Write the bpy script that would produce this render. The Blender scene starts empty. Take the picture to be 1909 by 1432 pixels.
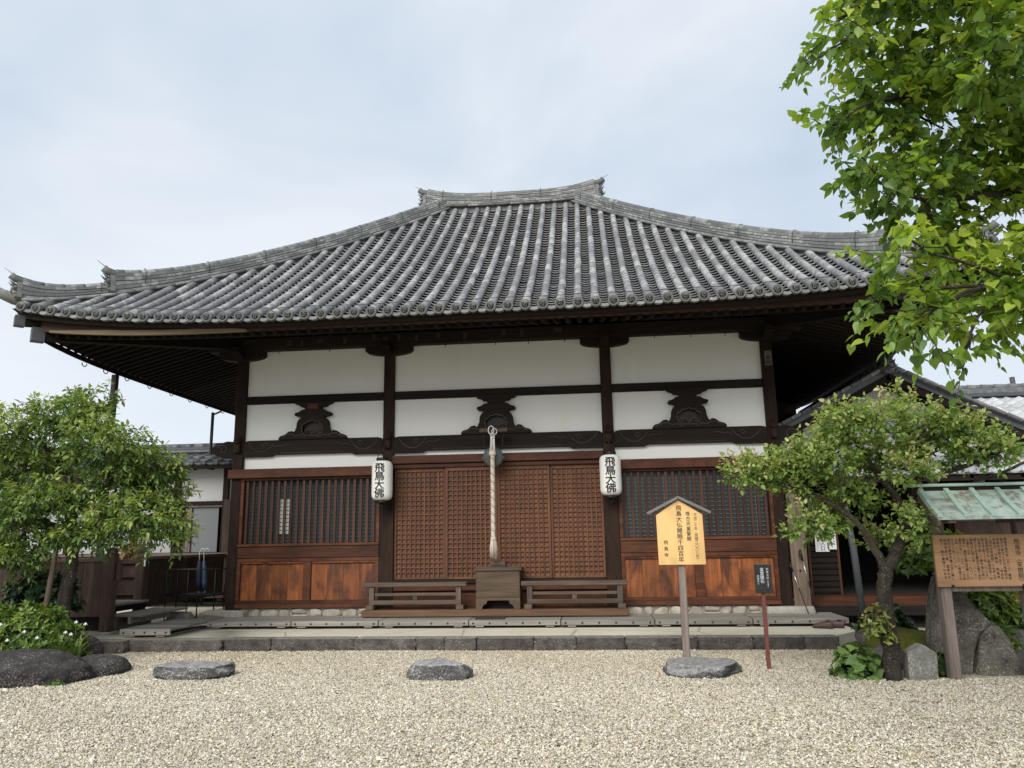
import bpy, math, random
import numpy as np
from mathutils import Vector, Matrix, noise as mnoise
from mathutils.geometry import tessellate_polygon

# ------------------------------------------------------------------ camera, sky, sun, exposure
SC = bpy.context.scene
COL = SC.collection
cam_data = bpy.data.cameras.new("camera")
cam = bpy.data.objects.new("camera", cam_data)
COL.objects.link(cam)
SC.camera = cam
cam_data.sensor_width = 36.0
cam_data.lens = 1434.0 / 1909.0 * 36.0
cam_data.clip_start = 0.05
cam_data.clip_end = 2000.0
_r = Vector((0.994564542, 0.102886466, -0.015992063))
_u = Vector((0.035999622, -0.195667891, 0.980009237))
_f = Vector((-0.097700554, 0.975258146, 0.198308220))
_m = Matrix((_r, _u, -_f)).transposed().to_4x4()
_m.translation = Vector((1.501761, -12.328653, 1.41))
cam.matrix_world = _m

SUN_EL, SUN_ROT = math.radians(37), math.radians(196)
sun_data = bpy.data.lights.new("sun", 'SUN')
sun_data.energy = 3.1
sun_data.angle = math.radians(44)
sun_data.color = (1.0, 0.965, 0.90)
sun = bpy.data.objects.new("sun", sun_data)
COL.objects.link(sun)
_sd = Vector((math.sin(SUN_ROT) * math.cos(SUN_EL), math.cos(SUN_ROT) * math.cos(SUN_EL), math.sin(SUN_EL)))
sun.rotation_euler = (-_sd).to_track_quat('-Z', 'Y').to_euler()
sun.location = _sd * 40

world = bpy.data.worlds.new("World")
SC.world = world
world.use_nodes = True
wt = world.node_tree
for n_ in list(wt.nodes):
    wt.nodes.remove(n_)
w_out = wt.nodes.new('ShaderNodeOutputWorld')
w_bg = wt.nodes.new('ShaderNodeBackground')
w_bg.inputs['Strength'].default_value = 0.1
w_sky = wt.nodes.new('ShaderNodeTexSky')
w_sky.sky_type = 'NISHITA'
w_sky.sun_disc = False
w_sky.sun_elevation = SUN_EL
w_sky.sun_rotation = SUN_ROT
w_tc = wt.nodes.new('ShaderNodeTexCoord')
w_map = wt.nodes.new('ShaderNodeMapping')
w_map.inputs['Scale'].default_value = (1.0, 1.0, 1.9)
w_map.inputs['Location'].default_value = (0.35, 0.2, 0.1)
w_no = wt.nodes.new('ShaderNodeTexNoise')
w_no.inputs['Scale'].default_value = 2.1
w_no.inputs['Detail'].default_value = 5
w_no.inputs['Roughness'].default_value = 0.5
w_no.inputs['Distortion'].default_value = 0.3
w_ra = wt.nodes.new('ShaderNodeValToRGB')          # thick and thin cloud
w_ra.color_ramp.elements[0].position = 0.36
w_ra.color_ramp.elements[0].color = (5.0, 5.95, 7.1, 1)
w_ra.color_ramp.elements[1].position = 0.66
w_ra.color_ramp.elements[1].color = (7.3, 7.75, 8.35, 1)
w_sep = wt.nodes.new('ShaderNodeSeparateXYZ')
w_hz = wt.nodes.new('ShaderNodeMapRange')          # paler towards the horizon
w_hz.inputs['From Min'].default_value = 0.02
w_hz.inputs['From Max'].default_value = 0.42
w_hz.inputs['To Min'].default_value = 0.75
w_hz.inputs['To Max'].default_value = 0.0
w_hm = wt.nodes.new('ShaderNodeMix'); w_hm.data_type = 'RGBA'
w_hm.inputs[7].default_value = (7.9, 8.35, 8.85, 1)
w_mix = wt.nodes.new('ShaderNodeMix'); w_mix.data_type = 'RGBA'
w_mix.inputs[0].default_value = 0.93
L_ = wt.links.new
L_(w_tc.outputs['Generated'], w_map.inputs['Vector'])
L_(w_map.outputs['Vector'], w_no.inputs['Vector'])
L_(w_no.outputs[0], w_ra.inputs['Fac'])
L_(w_tc.outputs['Generated'], w_sep.inputs[0])
L_(w_sep.outputs['Z'], w_hz.inputs['Value'])
L_(w_hz.outputs[0], w_hm.inputs[0])
L_(w_ra.outputs['Color'], w_hm.inputs[6])
L_(w_sky.outputs[0], w_mix.inputs[6])
L_(w_hm.outputs[2], w_mix.inputs[7])
L_(w_mix.outputs[2], w_bg.inputs['Color'])
L_(w_bg.outputs[0], w_out.inputs['Surface'])

SC.view_settings.view_transform = 'Standard'
SC.view_settings.look = 'None'
SC.view_settings.exposure = 0.24
SC.view_settings.gamma = 1.0
SC.cycles.max_bounces = 8
SC.cycles.diffuse_bounces = 5

RNG = np.random.default_rng(11)
random.seed(5)

# ------------------------------------------------------------------ materials
class NB:
    def __init__(s, name):
        s.mat = bpy.data.materials.new(name)
        s.mat.use_nodes = True
        s.nt = s.mat.node_tree
        s.bsdf = s.nt.nodes['Principled BSDF']
        s.out = s.nt.nodes['Material Output']
    def n(s, t, ins=None, **props):
        nd = s.nt.nodes.new(t)
        for k, v in props.items():
            setattr(nd, k, v)
        for k, v in (ins or {}).items():
            s.put(nd.inputs[k], v)
        return nd
    def put(s, sock, v):
        if isinstance(v, bpy.types.NodeSocket):
            s.nt.links.new(v, sock)
        else:
            if isinstance(v, (tuple, list)) and len(v) == 3 and sock.type == 'RGBA':
                v = (*v, 1)
            sock.default_value = v
    def coord(s):
        return s.n('ShaderNodeTexCoord').outputs['Object']
    def tint(s):
        return s.n('ShaderNodeAttribute', attribute_name='tint').outputs['Fac']
    def math(s, op, a, b=0.0):
        return s.n('ShaderNodeMath', {0: a, 1: b}, operation=op).outputs[0]
    def map(s, vec, scale=(1, 1, 1), loc=(0, 0, 0), rot=(0, 0, 0)):
        return s.n('ShaderNodeMapping', {'Vector': vec, 'Scale': scale, 'Location': loc, 'Rotation': rot}).outputs[0]
    def shift(s, vec, t, amt=37.0):
        c = s.n('ShaderNodeCombineXYZ', {0: s.math('MULTIPLY', t, amt), 1: s.math('MULTIPLY', t, amt * .7), 2: s.math('MULTIPLY', t, amt * 1.3)}).outputs[0]
        return s.n('ShaderNodeVectorMath', {0: vec, 1: c}, operation='ADD').outputs[0]
    def noise(s, vec, scale, detail=4, rough=.55, dist=0.0):
        return s.n('ShaderNodeTexNoise', {'Vector': vec, 'Scale': scale, 'Detail': detail, 'Roughness': rough, 'Distortion': dist}).outputs[0]
    def vor(s, vec, scale, feature='F1', rnd=1.0):
        return s.n('ShaderNodeTexVoronoi', {'Vector': vec, 'Scale': scale, 'Randomness': rnd}, feature=feature)
    def ramp(s, fac, stops, interp='LINEAR'):
        nd = s.n('ShaderNodeValToRGB', {'Fac': fac})
        cr = nd.color_ramp
        cr.interpolation = interp
        while len(cr.elements) < len(stops):
            cr.elements.new(0.5)
        for e, (p, c) in zip(cr.elements, stops):
            e.position = p
            e.color = (*c, 1) if not isinstance(c, (int, float)) else (c, c, c, 1)
        return nd.outputs['Color']
    def mix(s, fac, a, b, blend='MIX'):
        nd = s.n('ShaderNodeMix', data_type='RGBA', blend_type=blend)
        s.put(nd.inputs[0], fac); s.put(nd.inputs[6], a); s.put(nd.inputs[7], b)
        return nd.outputs[2]
    def bright(s, col, fac):
        c = s.n('ShaderNodeCombineColor', {0: fac, 1: fac, 2: fac}).outputs[0]
        return s.mix(1.0, col, c, 'MULTIPLY')
    def bump(s, h, dist=.01, strength=.6):
        nd = s.n('ShaderNodeBump', {'Height': h, 'Distance': dist, 'Strength': strength})
        s.put(s.bsdf.inputs['Normal'], nd.outputs[0])
    def done(s, col=None, rough=.7, metal=0.0, spec=.5):
        if col is not None:
            s.put(s.bsdf.inputs['Base Color'], col)
        s.put(s.bsdf.inputs['Roughness'], rough)
        s.bsdf.inputs['Metallic'].default_value = metal
        s.put(s.bsdf.inputs['Specular IOR Level'], spec)
        return s.mat

def wood(name, dark, light, axis='z', rough=.62, var=.5, blotch=None, grain=28.0, spec=.35):
    b = NB(name)
    t = b.tint()
    v = b.shift(b.coord(), t)
    k = {'x': (1.2, grain, grain), 'y': (grain, 1.2, grain), 'z': (grain, grain, 1.2)}[axis]
    g = b.noise(b.map(v, k), 1.0, 6, .62, .6)
    big = b.noise(b.map(v, tuple(.12 * q + .6 for q in k)), 1.0, 3, .5, .8)
    col = b.ramp(g, [(.28, dark), (.72, light)])
    if blotch:
        m = b.ramp(b.noise(b.map(v, tuple(.07 * q + 1.3 for q in k)), 1.0, 4, .6, 1.2), [(.46, 0), (.64, 1)])
        col = b.mix(m, col, blotch)
    col = b.bright(col, b.math('ADD', b.math('MULTIPLY', big, 1.0), .5))
    col = b.bright(col, b.math('ADD', b.math('MULTIPLY', t, var), 1 - var * .5))
    b.bump(g, .004, .5)
    return b.done(col, b.math('ADD', b.math('MULTIPLY', g, .25), rough - .12), spec=spec)

def plain(name, col, rough=.6, metal=0.0, var=.0, nscale=8.0, nvar=.12, bump=0.0, spec=.5):
    b = NB(name)
    v = b.coord()
    nz = b.noise(v, nscale, 5, .6)
    c = b.bright(b.mix(0.0, col, col), b.math('ADD', b.math('MULTIPLY', nz, nvar * 2), 1 - nvar))
    if var:
        c = b.bright(c, b.math('ADD', b.math('MULTIPLY', b.tint(), var), 1 - var * .5))
    if bump:
        b.bump(nz, bump, .6)
    return b.done(c, rough, metal, spec)

def stone(name, base, dark, lichen, scale=1.0, lich=(.58, .68), rough=.85, bump=.02, top=None):
    b = NB(name)
    t = b.tint()
    v = b.shift(b.coord(), t)
    n1 = b.noise(v, 5 * scale, 8, .65)
    n2 = b.noise(v, 38 * scale, 5, .7)
    col = b.ramp(n1, [(.3, dark), (.7, base)])
    sp = b.ramp(n2, [(lich[0], 0), (lich[1], 1)])
    pm = b.ramp(b.noise(v, 3.2 * scale, 4, .6), [(.38, 0.0), (.62, 1)])
    fac = b.math('MULTIPLY', sp, pm)
    if top is not None:        # upward faces paler: sky light painted in with the lichen colour
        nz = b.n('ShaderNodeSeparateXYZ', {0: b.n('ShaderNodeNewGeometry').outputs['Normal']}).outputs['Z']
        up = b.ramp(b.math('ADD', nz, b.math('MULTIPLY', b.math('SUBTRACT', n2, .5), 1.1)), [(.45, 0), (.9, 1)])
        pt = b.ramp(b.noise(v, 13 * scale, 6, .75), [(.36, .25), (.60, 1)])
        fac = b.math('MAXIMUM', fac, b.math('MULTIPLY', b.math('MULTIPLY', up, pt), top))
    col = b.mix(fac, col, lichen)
    col = b.bright(col, b.math('ADD', b.math('MULTIPLY', t, .35), .82))
    n3 = b.noise(v, 85 * scale, 3, .7)
    col = b.bright(col, b.math('ADD', b.math('MULTIPLY', n3, 1.1), .45))
    b.bump(b.math('ADD', b.math('ADD', n1, b.math('MULTIPLY', n2, .5)), b.math('MULTIPLY', n3, .3)), bump, 1.0)
    return b.done(col, rough, spec=.3)

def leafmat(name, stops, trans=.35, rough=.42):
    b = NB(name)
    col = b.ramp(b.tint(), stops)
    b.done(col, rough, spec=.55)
    tr = b.n('ShaderNodeBsdfTranslucent', {'Color': b.mix(1.0, col, (1.05, 1.12, .42), 'MULTIPLY')})
    mx = b.n('ShaderNodeMixShader', {0: trans, 1: b.bsdf.outputs[0], 2: tr.outputs[0]})
    b.nt.links.new(mx.outputs[0], b.out.inputs['Surface'])
    return b.mat

M = {}
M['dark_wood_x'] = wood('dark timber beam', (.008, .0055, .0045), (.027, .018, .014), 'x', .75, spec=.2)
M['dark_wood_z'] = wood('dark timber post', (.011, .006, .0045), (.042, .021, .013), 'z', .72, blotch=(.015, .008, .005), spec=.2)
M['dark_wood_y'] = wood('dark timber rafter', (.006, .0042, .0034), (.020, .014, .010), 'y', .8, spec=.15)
M['red_wood_x'] = wood('reddish timber rail', (.042, .014, .007), (.130, .046, .021), 'x', .6, blotch=(.050, .017, .009), spec=.25)
M['red_wood_z'] = wood('reddish timber stile', (.040, .014, .007), (.120, .045, .021), 'z', .6, spec=.25)
M['panel_wood'] = wood('orange brown panel board', (.115, .033, .010), (.310, .098, .027), 'z', .5, .7, blotch=(.065, .022, .010), grain=18)
M['lattice_wood'] = wood('lattice wood', (.074, .029, .014), (.158, .066, .030), 'z', .6, .5)
M['lattice_back'] = wood('lattice backing board', (.078, .031, .015), (.190, .080, .038), 'z', .6, .9)
M['grey_wood_x'] = wood('grey brown rail wood', (.040, .027, .019), (.120, .085, .062), 'x', .75)
M['grey_wood_z'] = wood('grey brown post wood', (.050, .035, .026), (.140, .104, .080), 'z', .75)
M['box_wood'] = wood('offering box wood', (.050, .031, .018), (.135, .092, .058), 'x', .7, grain=16)
M['walk_wood'] = wood('weathered boardwalk wood', (.150, .135, .115), (.310, .290, .255), 'x', .85, .3)
M['step_wood'] = wood('orange step plank', (.075, .040, .022), (.185, .103, .056), 'x', .65)
M['tan_wood'] = wood('pale eave board', (.140, .100, .058), (.270, .205, .125), 'x', .7)
M['post_wood'] = wood('purplish grey post', (.110, .085, .072), (.260, .210, .185), 'z', .8)
M['sign_wood'] = wood('new yellow sign wood', (.700, .440, .170), (.790, .530, .230), 'z', .55, .1, grain=12)
M['info_wood'] = wood('tan board wood', (.290, .160, .080), (.400, .240, .130), 'x', .65, .1, grain=22)
M['porch_wood'] = wood('dark porch plank', (.030, .018, .013), (.110, .068, .050), 'z', .75, .6, blotch=(.050, .030, .024))
M['porch_rail'] = wood('porch rail wood', (.060, .042, .034), (.170, .128, .105), 'x', .75)
M['old_panel'] = wood('weathered grey brown door', (.075, .052, .036), (.190, .142, .105), 'z', .8, grain=20)
M['interior'] = plain('dark interior', (.012, .009, .007), .9, nvar=.3)
M['bark'] = stone('tree bark', (.075, .062, .044), (.024, .019, .014), (.33, .34, .29), 1.6, (.56, .66), bump=.03)
M['carving'] = wood('grey brown carving', (.030, .024, .020), (.085, .068, .055), 'x', .8)  # paler than the beams: relief highlights painted into the wood colour
def plaster(name, col):
    b = NB(name)
    v = b.coord()
    n1 = b.noise(v, 1.3, 5, .6); n2 = b.noise(b.map(v, (5, 5, .9)), 1.0, 6, .7); n3 = b.noise(b.map(v, (2, 2, 40)), 1.0, 3, .6)
    c = b.bright(b.mix(0.0, col, col), b.math('ADD', b.math('MULTIPLY', n1, .10), .95))
    c = b.mix(b.ramp(n2, [(.52, 0), (.85, .14)]), c, (.55, .53, .46))
    c = b.bright(c, b.math('ADD', b.math('MULTIPLY', n3, .06), .97))
    b.bump(b.noise(v, 30, 5, .6), .004, .4)
    return b.done(c, .92, spec=.15)
M['plaster'] = plaster('white plaster', (.80, .80, .775))
M['plaster_grey'] = plain('grey plaster', (.55, .55, .545), .9, nscale=1.6, nvar=.06, spec=.2)
M['screen_grey'] = plain('grey paper screen', (.34, .345, .35), .9, nscale=2, nvar=.1)
M['stucco'] = stone('mortared footing stone', (.46, .42, .34), (.24, .22, .18), (.55, .53, .47), 1.6, bump=.01)
M['granite'] = stone('pale granite', (.42, .39, .33), (.25, .235, .20), (.52, .49, .42), 3.0, (.5, .6), bump=.006)
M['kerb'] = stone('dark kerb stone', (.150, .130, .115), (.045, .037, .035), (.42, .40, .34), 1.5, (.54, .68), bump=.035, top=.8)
M['gstone'] = stone('lichened sky-paled flat stone', (.125, .118, .114), (.040, .038, .038), (.50, .49, .475), 1.5, (.50, .62), bump=.03, top=.95)
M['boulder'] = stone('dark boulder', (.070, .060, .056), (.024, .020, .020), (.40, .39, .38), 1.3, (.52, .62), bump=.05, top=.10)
M['menhir'] = stone('grey standing rock', (.25, .23, .185), (.060, .054, .046), (.42, .41, .36), 1.3, (.50, .64), bump=.06)
M['stele'] = stone('grey stele stone', (.25, .245, .215), (.10, .095, .082), (.42, .41, .36), 2.2, (.46, .58), bump=.02)
M['rock'] = stone('garden rock', (.16, .15, .14), (.06, .056, .054), (.30, .29, .26), 1.4, bump=.02)
M['black_metal'] = plain('black metal', (.012, .013, .015), .45, .3)
M['iron'] = plain('dark iron', (.03, .028, .026), .6, .4)
M['bronze'] = plain('grey green bronze', (.095, .108, .100), .55, .35, nvar=.25)
M['rope'] = plain('straw white rope', (.50, .44, .365), .9, var=.5, nscale=60, nvar=.15)
M['cord'] = plain('white cord', (.72, .70, .66), .85)
M['paper'] = plain('white lantern paper', (.80, .79, .75), .75, nscale=5, nvar=.05)
M['white_card'] = plain('white card', (.78, .79, .78), .6)
M['ink'] = plain('black ink', (.012, .011, .011), .6, nvar=.1)
M['ink_brown'] = plain('faded ink', (.030, .022, .016), .7)
M['white_ink'] = plain('white paint', (.70, .71, .70), .7)
M['blue_ink'] = plain('blue print', (.05, .06, .16), .6)
M['black_board'] = wood('black signboard', (.014, .016, .018), (.036, .040, .042), 'x', .6, .2)
M['red_stake'] = plain('oxide red stake', (.150, .042, .034), .65, nvar=.25)
M['grey_trim'] = plain('grey sign roof', (.155, .150, .150), .6, nvar=.2)
M['mat_brown'] = plain('brown mat', (.038, .024, .020), .95, nscale=90, nvar=.4)
M['shoe'] = plain('brown leather', (.085, .048, .040), .55)
M['umbrella_blue'] = plain('dark blue umbrella cloth', (.016, .026, .055), .6)
M['umbrella_navy'] = plain('steel blue umbrella cloth', (.05, .08, .14), .55)
M['steel'] = plain('bright steel', (.6, .6, .6), .3, .8)
M['grey_pole'] = plain('grey painted pole', (.060, .064, .070), .6, nvar=.3)

def tilemat(name, a, c, lichen, amt=(.50, .66), rough=.62):
    b = NB(name)
    t = b.tint()
    v = b.shift(b.coord(), t, 21)
    n1 = b.noise(v, 9, 6, .65)
    n2 = b.noise(v, 42, 4, .7)
    col = b.ramp(b.math('ADD', b.math('MULTIPLY', t, .6), b.math('MULTIPLY', n1, .4)), [(.1, a), (.9, c)])
    thr = b.math('ADD', n1, b.math('MULTIPLY', b.math('SUBTRACT', t, .5), .22))
    m = b.ramp(b.math('ADD', thr, b.math('MULTIPLY', b.math('SUBTRACT', n2, .5), .25)), [(amt[0], 0), (amt[1], 1)])
    col = b.mix(b.math('MULTIPLY', m, .85), col, lichen)
    dk = b.ramp(b.noise(v, 70, 3, .6), [(.66, 0), (.74, 1)])
    col = b.mix(b.math('MULTIPLY', dk, .5), col, (.07, .07, .07))
    b.bump(n2, .004, .5)
    return b.done(col, rough, spec=.4)
M['tile'] = tilemat('grey roof tile', (.150, .150, .154), (.225, .225, .23), (.39, .39, .385))
M['pan'] = tilemat('pan roof tile', (.145, .145, .148), (.235, .235, .24), (.33, .33, .33), (.58, .76))
M['ridge_tile'] = tilemat('ridge roof tile', (.085, .088, .088), (.195, .20, .195), (.33, .335, .32), (.54, .72))
M['cap'] = tilemat('eave end tile', (.085, .088, .082), (.140, .145, .132), (.24, .245, .225), (.56, .74))
M['oni'] = tilemat('demon tile', (.075, .078, .076), (.15, .155, .15), (.28, .285, .27), (.56, .72))
M['dark_tile'] = tilemat('dark glazed roof tile', (.050, .054, .060), (.120, .126, .135), (.20, .205, .21), (.56, .8), .38)
M['pale_tile'] = tilemat('pale glazed roof tile', (.30, .31, .325), (.46, .47, .48), (.56, .56, .56), (.5, .8), .35)

def copper():
    b = NB('verdigris copper sheet')
    v = b.coord()
    n1 = b.noise(b.map(v, (3, 5, 2)), 1.6, 6, .65, .5)
    n2 = b.noise(b.map(v, (22, 6, 6)), 1.0, 5, .65)
    col = b.ramp(n2, [(.3, (.33, .43, .36)), (.7, (.50, .58, .51))])
    st = b.ramp(b.math('ADD', n1, b.math('MULTIPLY', b.math('SUBTRACT', n2, .5), .5)), [(.47, 0), (.62, 1)])
    col = b.mix(b.math('MULTIPLY', st, .85), col, (.16, .125, .09))
    b.bump(n2, .003, .4)
    return b.done(col, .6, spec=.4)
M['copper'] = copper()
M['copper_rib'] = plain('verdigris copper rib', (.36, .48, .41), .6, nscale=20, nvar=.2)

def paving():
    b = NB('sandy concrete paving')
    v = b.coord()
    n1 = b.noise(v, 1.4, 5, .6); n2 = b.noise(v, 60, 4, .7)
    col = b.ramp(n1, [(.3, (.52, .48, .37)), (.7, (.64, .60, .49))])
    col = b.bright(col, b.math('ADD', b.math('MULTIPLY', n2, .35), .83))
    ck = b.n('ShaderNodeTexVoronoi', {'Vector': v, 'Scale': .55}, feature='DISTANCE_TO_EDGE').outputs['Distance']
    col = b.mix(b.ramp(ck, [(.0, .6), (.012, 0)]), col, (.16, .14, .11))
    b.bump(n2, .004, .5)
    return b.done(col, .9, spec=.25)
M['paving'] = paving()

GRAV = [(.0, (.22, .185, .135)), (.06, (.38, .33, .245)), (.18, (.60, .545, .43)), (.34, (.45, .365, .235)), (.44, (.66, .61, .50)),
        (.58, (.53, .455, .325)), (.72, (.43, .395, .335)), (.80, (.70, .66, .56)), (.92, (.50, .44, .33))]
def gravelmat(name, use_tint):
    b = NB(name)
    if use_tint:
        col = b.ramp(b.tint(), GRAV, 'CONSTANT')
        v = b.coord()
        col = b.bright(col, b.math('ADD', b.math('MULTIPLY', b.noise(v, 1.1, 4), .3), .87))
        col = b.bright(col, b.math('ADD', b.math('MULTIPLY', b.noise(v, 160, 2), .4), .8))
    else:
        v = b.coord()
        vo = b.vor(v, 48)
        sep = b.n('ShaderNodeSeparateColor', {0: vo.outputs['Color']})
        col = b.ramp(sep.outputs[0], GRAV, 'CONSTANT')
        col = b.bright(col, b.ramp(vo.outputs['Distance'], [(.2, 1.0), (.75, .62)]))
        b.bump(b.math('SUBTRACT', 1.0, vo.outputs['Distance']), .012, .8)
    return b.done(col, .85, spec=.25)
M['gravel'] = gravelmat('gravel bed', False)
M['pebble'] = gravelmat('gravel pebble', True)
def soilmat(name, a, c, moss):
    b = NB(name)
    v = b.coord()
    n1 = b.noise(v, 2.2, 6, .65); n2 = b.noise(v, 45, 5, .7)
    col = b.ramp(n2, [(.3, a), (.7, c)])
    col = b.mix(b.ramp(n1, [(.45, 0), (.6, 1)]), col, moss)
    b.bump(n2, .015, .8)
    return b.done(col, .95, spec=.2)
M['soil'] = soilmat('garden soil', (.035, .027, .020), (.095, .075, .055), (.055, .060, .020))
M['moss'] = soilmat('moss', (.055, .062, .010), (.145, .140, .026), (.075, .080, .014))

G_PLUM = [(.0, (.036, .072, .018)), (.35, (.100, .180, .038)), (.65, (.195, .300, .068)), (.9, (.33, .42, .10)), (1., (.45, .51, .16))]
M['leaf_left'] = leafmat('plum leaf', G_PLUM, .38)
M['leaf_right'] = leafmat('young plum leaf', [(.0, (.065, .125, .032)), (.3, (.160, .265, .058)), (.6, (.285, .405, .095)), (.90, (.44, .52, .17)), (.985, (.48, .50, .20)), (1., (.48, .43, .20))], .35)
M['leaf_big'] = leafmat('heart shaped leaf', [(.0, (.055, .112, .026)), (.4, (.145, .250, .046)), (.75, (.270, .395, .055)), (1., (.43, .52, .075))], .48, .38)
M['leaf_azalea'] = leafmat('azalea leaf', [(.0, (.028, .060, .014)), (.5, (.095, .170, .028)), (1., (.250, .330, .055))], .3)
M['leaf_soft'] = leafmat('soft green leaf', [(.0, (.045, .095, .025)), (.5, (.120, .215, .055)), (1., (.215, .320, .095))], .35)
M['leaf_dark'] = leafmat('dark shrub leaf', [(.0, (.012, .030, .010)), (.6, (.032, .068, .020)), (1., (.075, .125, .035))], .25)
M['leaf_yellow'] = leafmat('yellow shoot leaf', [(.0, (.10, .15, .03)), (.6, (.25, .30, .06)), (.9, (.40, .36, .16)), (1., (.42, .26, .16))], .4)
M['leaf_orange'] = leafmat('reddish nandina leaf', [(.0, (.10, .06, .025)), (.6, (.30, .15, .06)), (1., (.22, .24, .06))], .3)
M['petal'] = leafmat('white petal', [(.0, (.75, .76, .78)), (1., (.82, .82, .82))], .3)
M['blade'] = leafmat('strap leaf', [(.0, (.07, .13, .025)), (.6, (.17, .25, .06)), (1., (.30, .36, .11))], .35)

# ------------------------------------------------------------------ mesh helpers
def rt():
    return random.random()

class MB:
    """Collects shapes (with a random tint for each piece) into one mesh."""
    def __init__(s):
        s.v, s.f, s.t, s.sm = [], [], [], []
    def add(s, verts, faces, tint=None, smooth=False):
        o = len(s.v)
        t = rt() if tint is None else tint
        s.v.extend(tuple(p) for p in verts)
        s.t.extend([t] * len(verts))
        for f in faces:
            s.f.append(tuple(i + o for i in f)); s.sm.append(smooth)
        return s
    def box(s, x0, x1, y0, y1, z0, z1, c=.004, tint=None, mat=None):
        c = min(c, abs(x1 - x0) * .3, abs(y1 - y0) * .3, abs(z1 - z0) * .3)
        vs, idx = [], {}
        X, Y, Z = (x0, x1), (y0, y1), (z0, z1)
        for i in (0, 1):
            for j in (0, 1):
                for k in (0, 1):
                    sx, sy, sz = (1 - 2 * i), (1 - 2 * j), (1 - 2 * k)
                    for a in range(3):
                        p = [X[i] + sx * c, Y[j] + sy * c, Z[k] + sz * c]
                        p[a] = (X[i], Y[j], Z[k])[a]
                        idx[(i, j, k, a)] = len(vs); vs.append(p)
        F = []
        for a in range(3):
            b_, d_ = (a + 1) % 3, (a + 2) % 3
            for sd in (0, 1):
                q = []
                for (m, n_) in ((0, 0), (1, 0), (1, 1), (0, 1)):
                    key = [0, 0, 0]; key[a] = sd; key[b_] = m; key[d_] = n_
                    q.append(idx[(*key, a)])
                F.append(q if sd else q[::-1])
        for a in range(3):          # edges along axis a
            b_, d_ = (a + 1) % 3, (a + 2) % 3
            for m in (0, 1):
                for n_ in (0, 1):
                    k0 = [0, 0, 0]; k1 = [0, 0, 0]
                    k0[b_] = k1[b_] = m; k0[d_] = k1[d_] = n_; k1[a] = 1
                    q = [idx[(*k0, b_)], idx[(*k1, b_)], idx[(*k1, d_)], idx[(*k0, d_)]]
                    F.append(q if m == n_ else q[::-1])
        for i in (0, 1):
            for j in (0, 1):
                for k in (0, 1):
                    q = [idx[(i, j, k, a)] for a in range(3)]
                    F.append(q if (i + j + k) % 2 else q[::-1])
        if mat is not None:
            vs = [mat @ Vector(p) for p in vs]
        return s.add(vs, F, tint)
    def obox(s, p0, p1, w, h, up=(0, 0, 1), c=.004, tint=None):
        """A bar of width w and height h from p0 to p1."""
        p0, p1 = Vector(p0), Vector(p1)
        d = (p1 - p0); L = d.length; d.normalize()
        r = d.cross(Vector(up)).normalized(); u = r.cross(d)
        m = Matrix((d, r, u)).transposed().to_4x4(); m.translation = p0
        return s.box(0, L, -w / 2, w / 2, -h / 2, h / 2, c, tint, m)
    def tube(s, pts, radii, n=8, cap=True, tint=None, jitter=0.0, smooth=True):
        pts = [Vector(p) for p in pts]
        if isinstance(radii, (int, float)):
            radii = [radii] * len(pts)
        vs, F = [], []
        ref = Vector((0.13, 0.31, 0.94))
        for i, p in enumerate(pts):
            d = (pts[min(i + 1, len(pts) - 1)] - pts[max(i - 1, 0)]).normalized()
            a = d.cross(ref)
            if a.length < .05:
                a = d.cross(Vector((1, 0, 0)))
            a.normalize(); b_ = a.cross(d)
            for k in range(n):
                th = 2 * math.pi * k / n
                rr = radii[i] * (1 + jitter * (random.random() - .5))
                vs.append(p + (a * math.cos(th) + b_ * math.sin(th)) * rr)
        for i in range(len(pts) - 1):
            for k in range(n):
                F.append((i * n + k, i * n + (k + 1) % n, (i + 1) * n + (k + 1) % n, (i + 1) * n + k))
        if cap:
            F.append(tuple(range(n))[::-1]); F.append(tuple(range((len(pts) - 1) * n, len(pts) * n)))
        return s.add(vs, F, tint, smooth)
    def lathe(s, prof, centre, axis='z', n=24, tint=None, smooth=True):
        """prof: list of (radius, height along axis)."""
        c = Vector(centre); vs, F = [], []
        for r, h in prof:
            for k in range(n):
                a = 2 * math.pi * k / n
                u, v = r * math.cos(a), r * math.sin(a)
                vs.append(c + Vector({'z': (u, v, h), 'y': (u, h, v), 'x': (h, u, v)}[axis]))
        for i in range(len(prof) - 1):
            for k in range(n):
                q = (i * n + k, i * n + (k + 1) % n, (i + 1) * n + (k + 1) % n, (i + 1) * n + k)
                F.append(q if axis != 'y' else q[::-1])
        F.append(tuple(range(n))[::-1]); F.append(tuple(range((len(prof) - 1) * n, len(prof) * n)))
        return s.add(vs, F, tint, smooth)
    def prism(s, outline, y0, y1, holes=(), plane='xz', tint=None, off=0.0):
        """Extruded outline (list of 2-D points) with optional holes."""
        loops = [list(outline)] + [list(h) for h in holes]
        flat = [p for l in loops for p in l]
        tris = tessellate_polygon([[Vector((p[0], p[1], 0)) for p in l] for l in loops])
        def P(p, y):
            return {'xz': (p[0], y, p[1]), 'yz': (y, p[0], p[1]), 'xy': (p[0], p[1], y)}[plane]
        n = len(flat)
        vs = [P(p, y0) for p in flat] + [P(p, y1) for p in flat]
        F = []
        for t in tris:
            a, b_, c = t
            ar = (flat[b_][0] - flat[a][0]) * (flat[c][1] - flat[a][1]) - (flat[c][0] - flat[a][0]) * (flat[b_][1] - flat[a][1])
            if ar < 0:
                t = (a, c, b_)
            t = tuple(t)
            F.append(t); F.append(tuple(i + n for i in t[::-1]))
        o = 0
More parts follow.
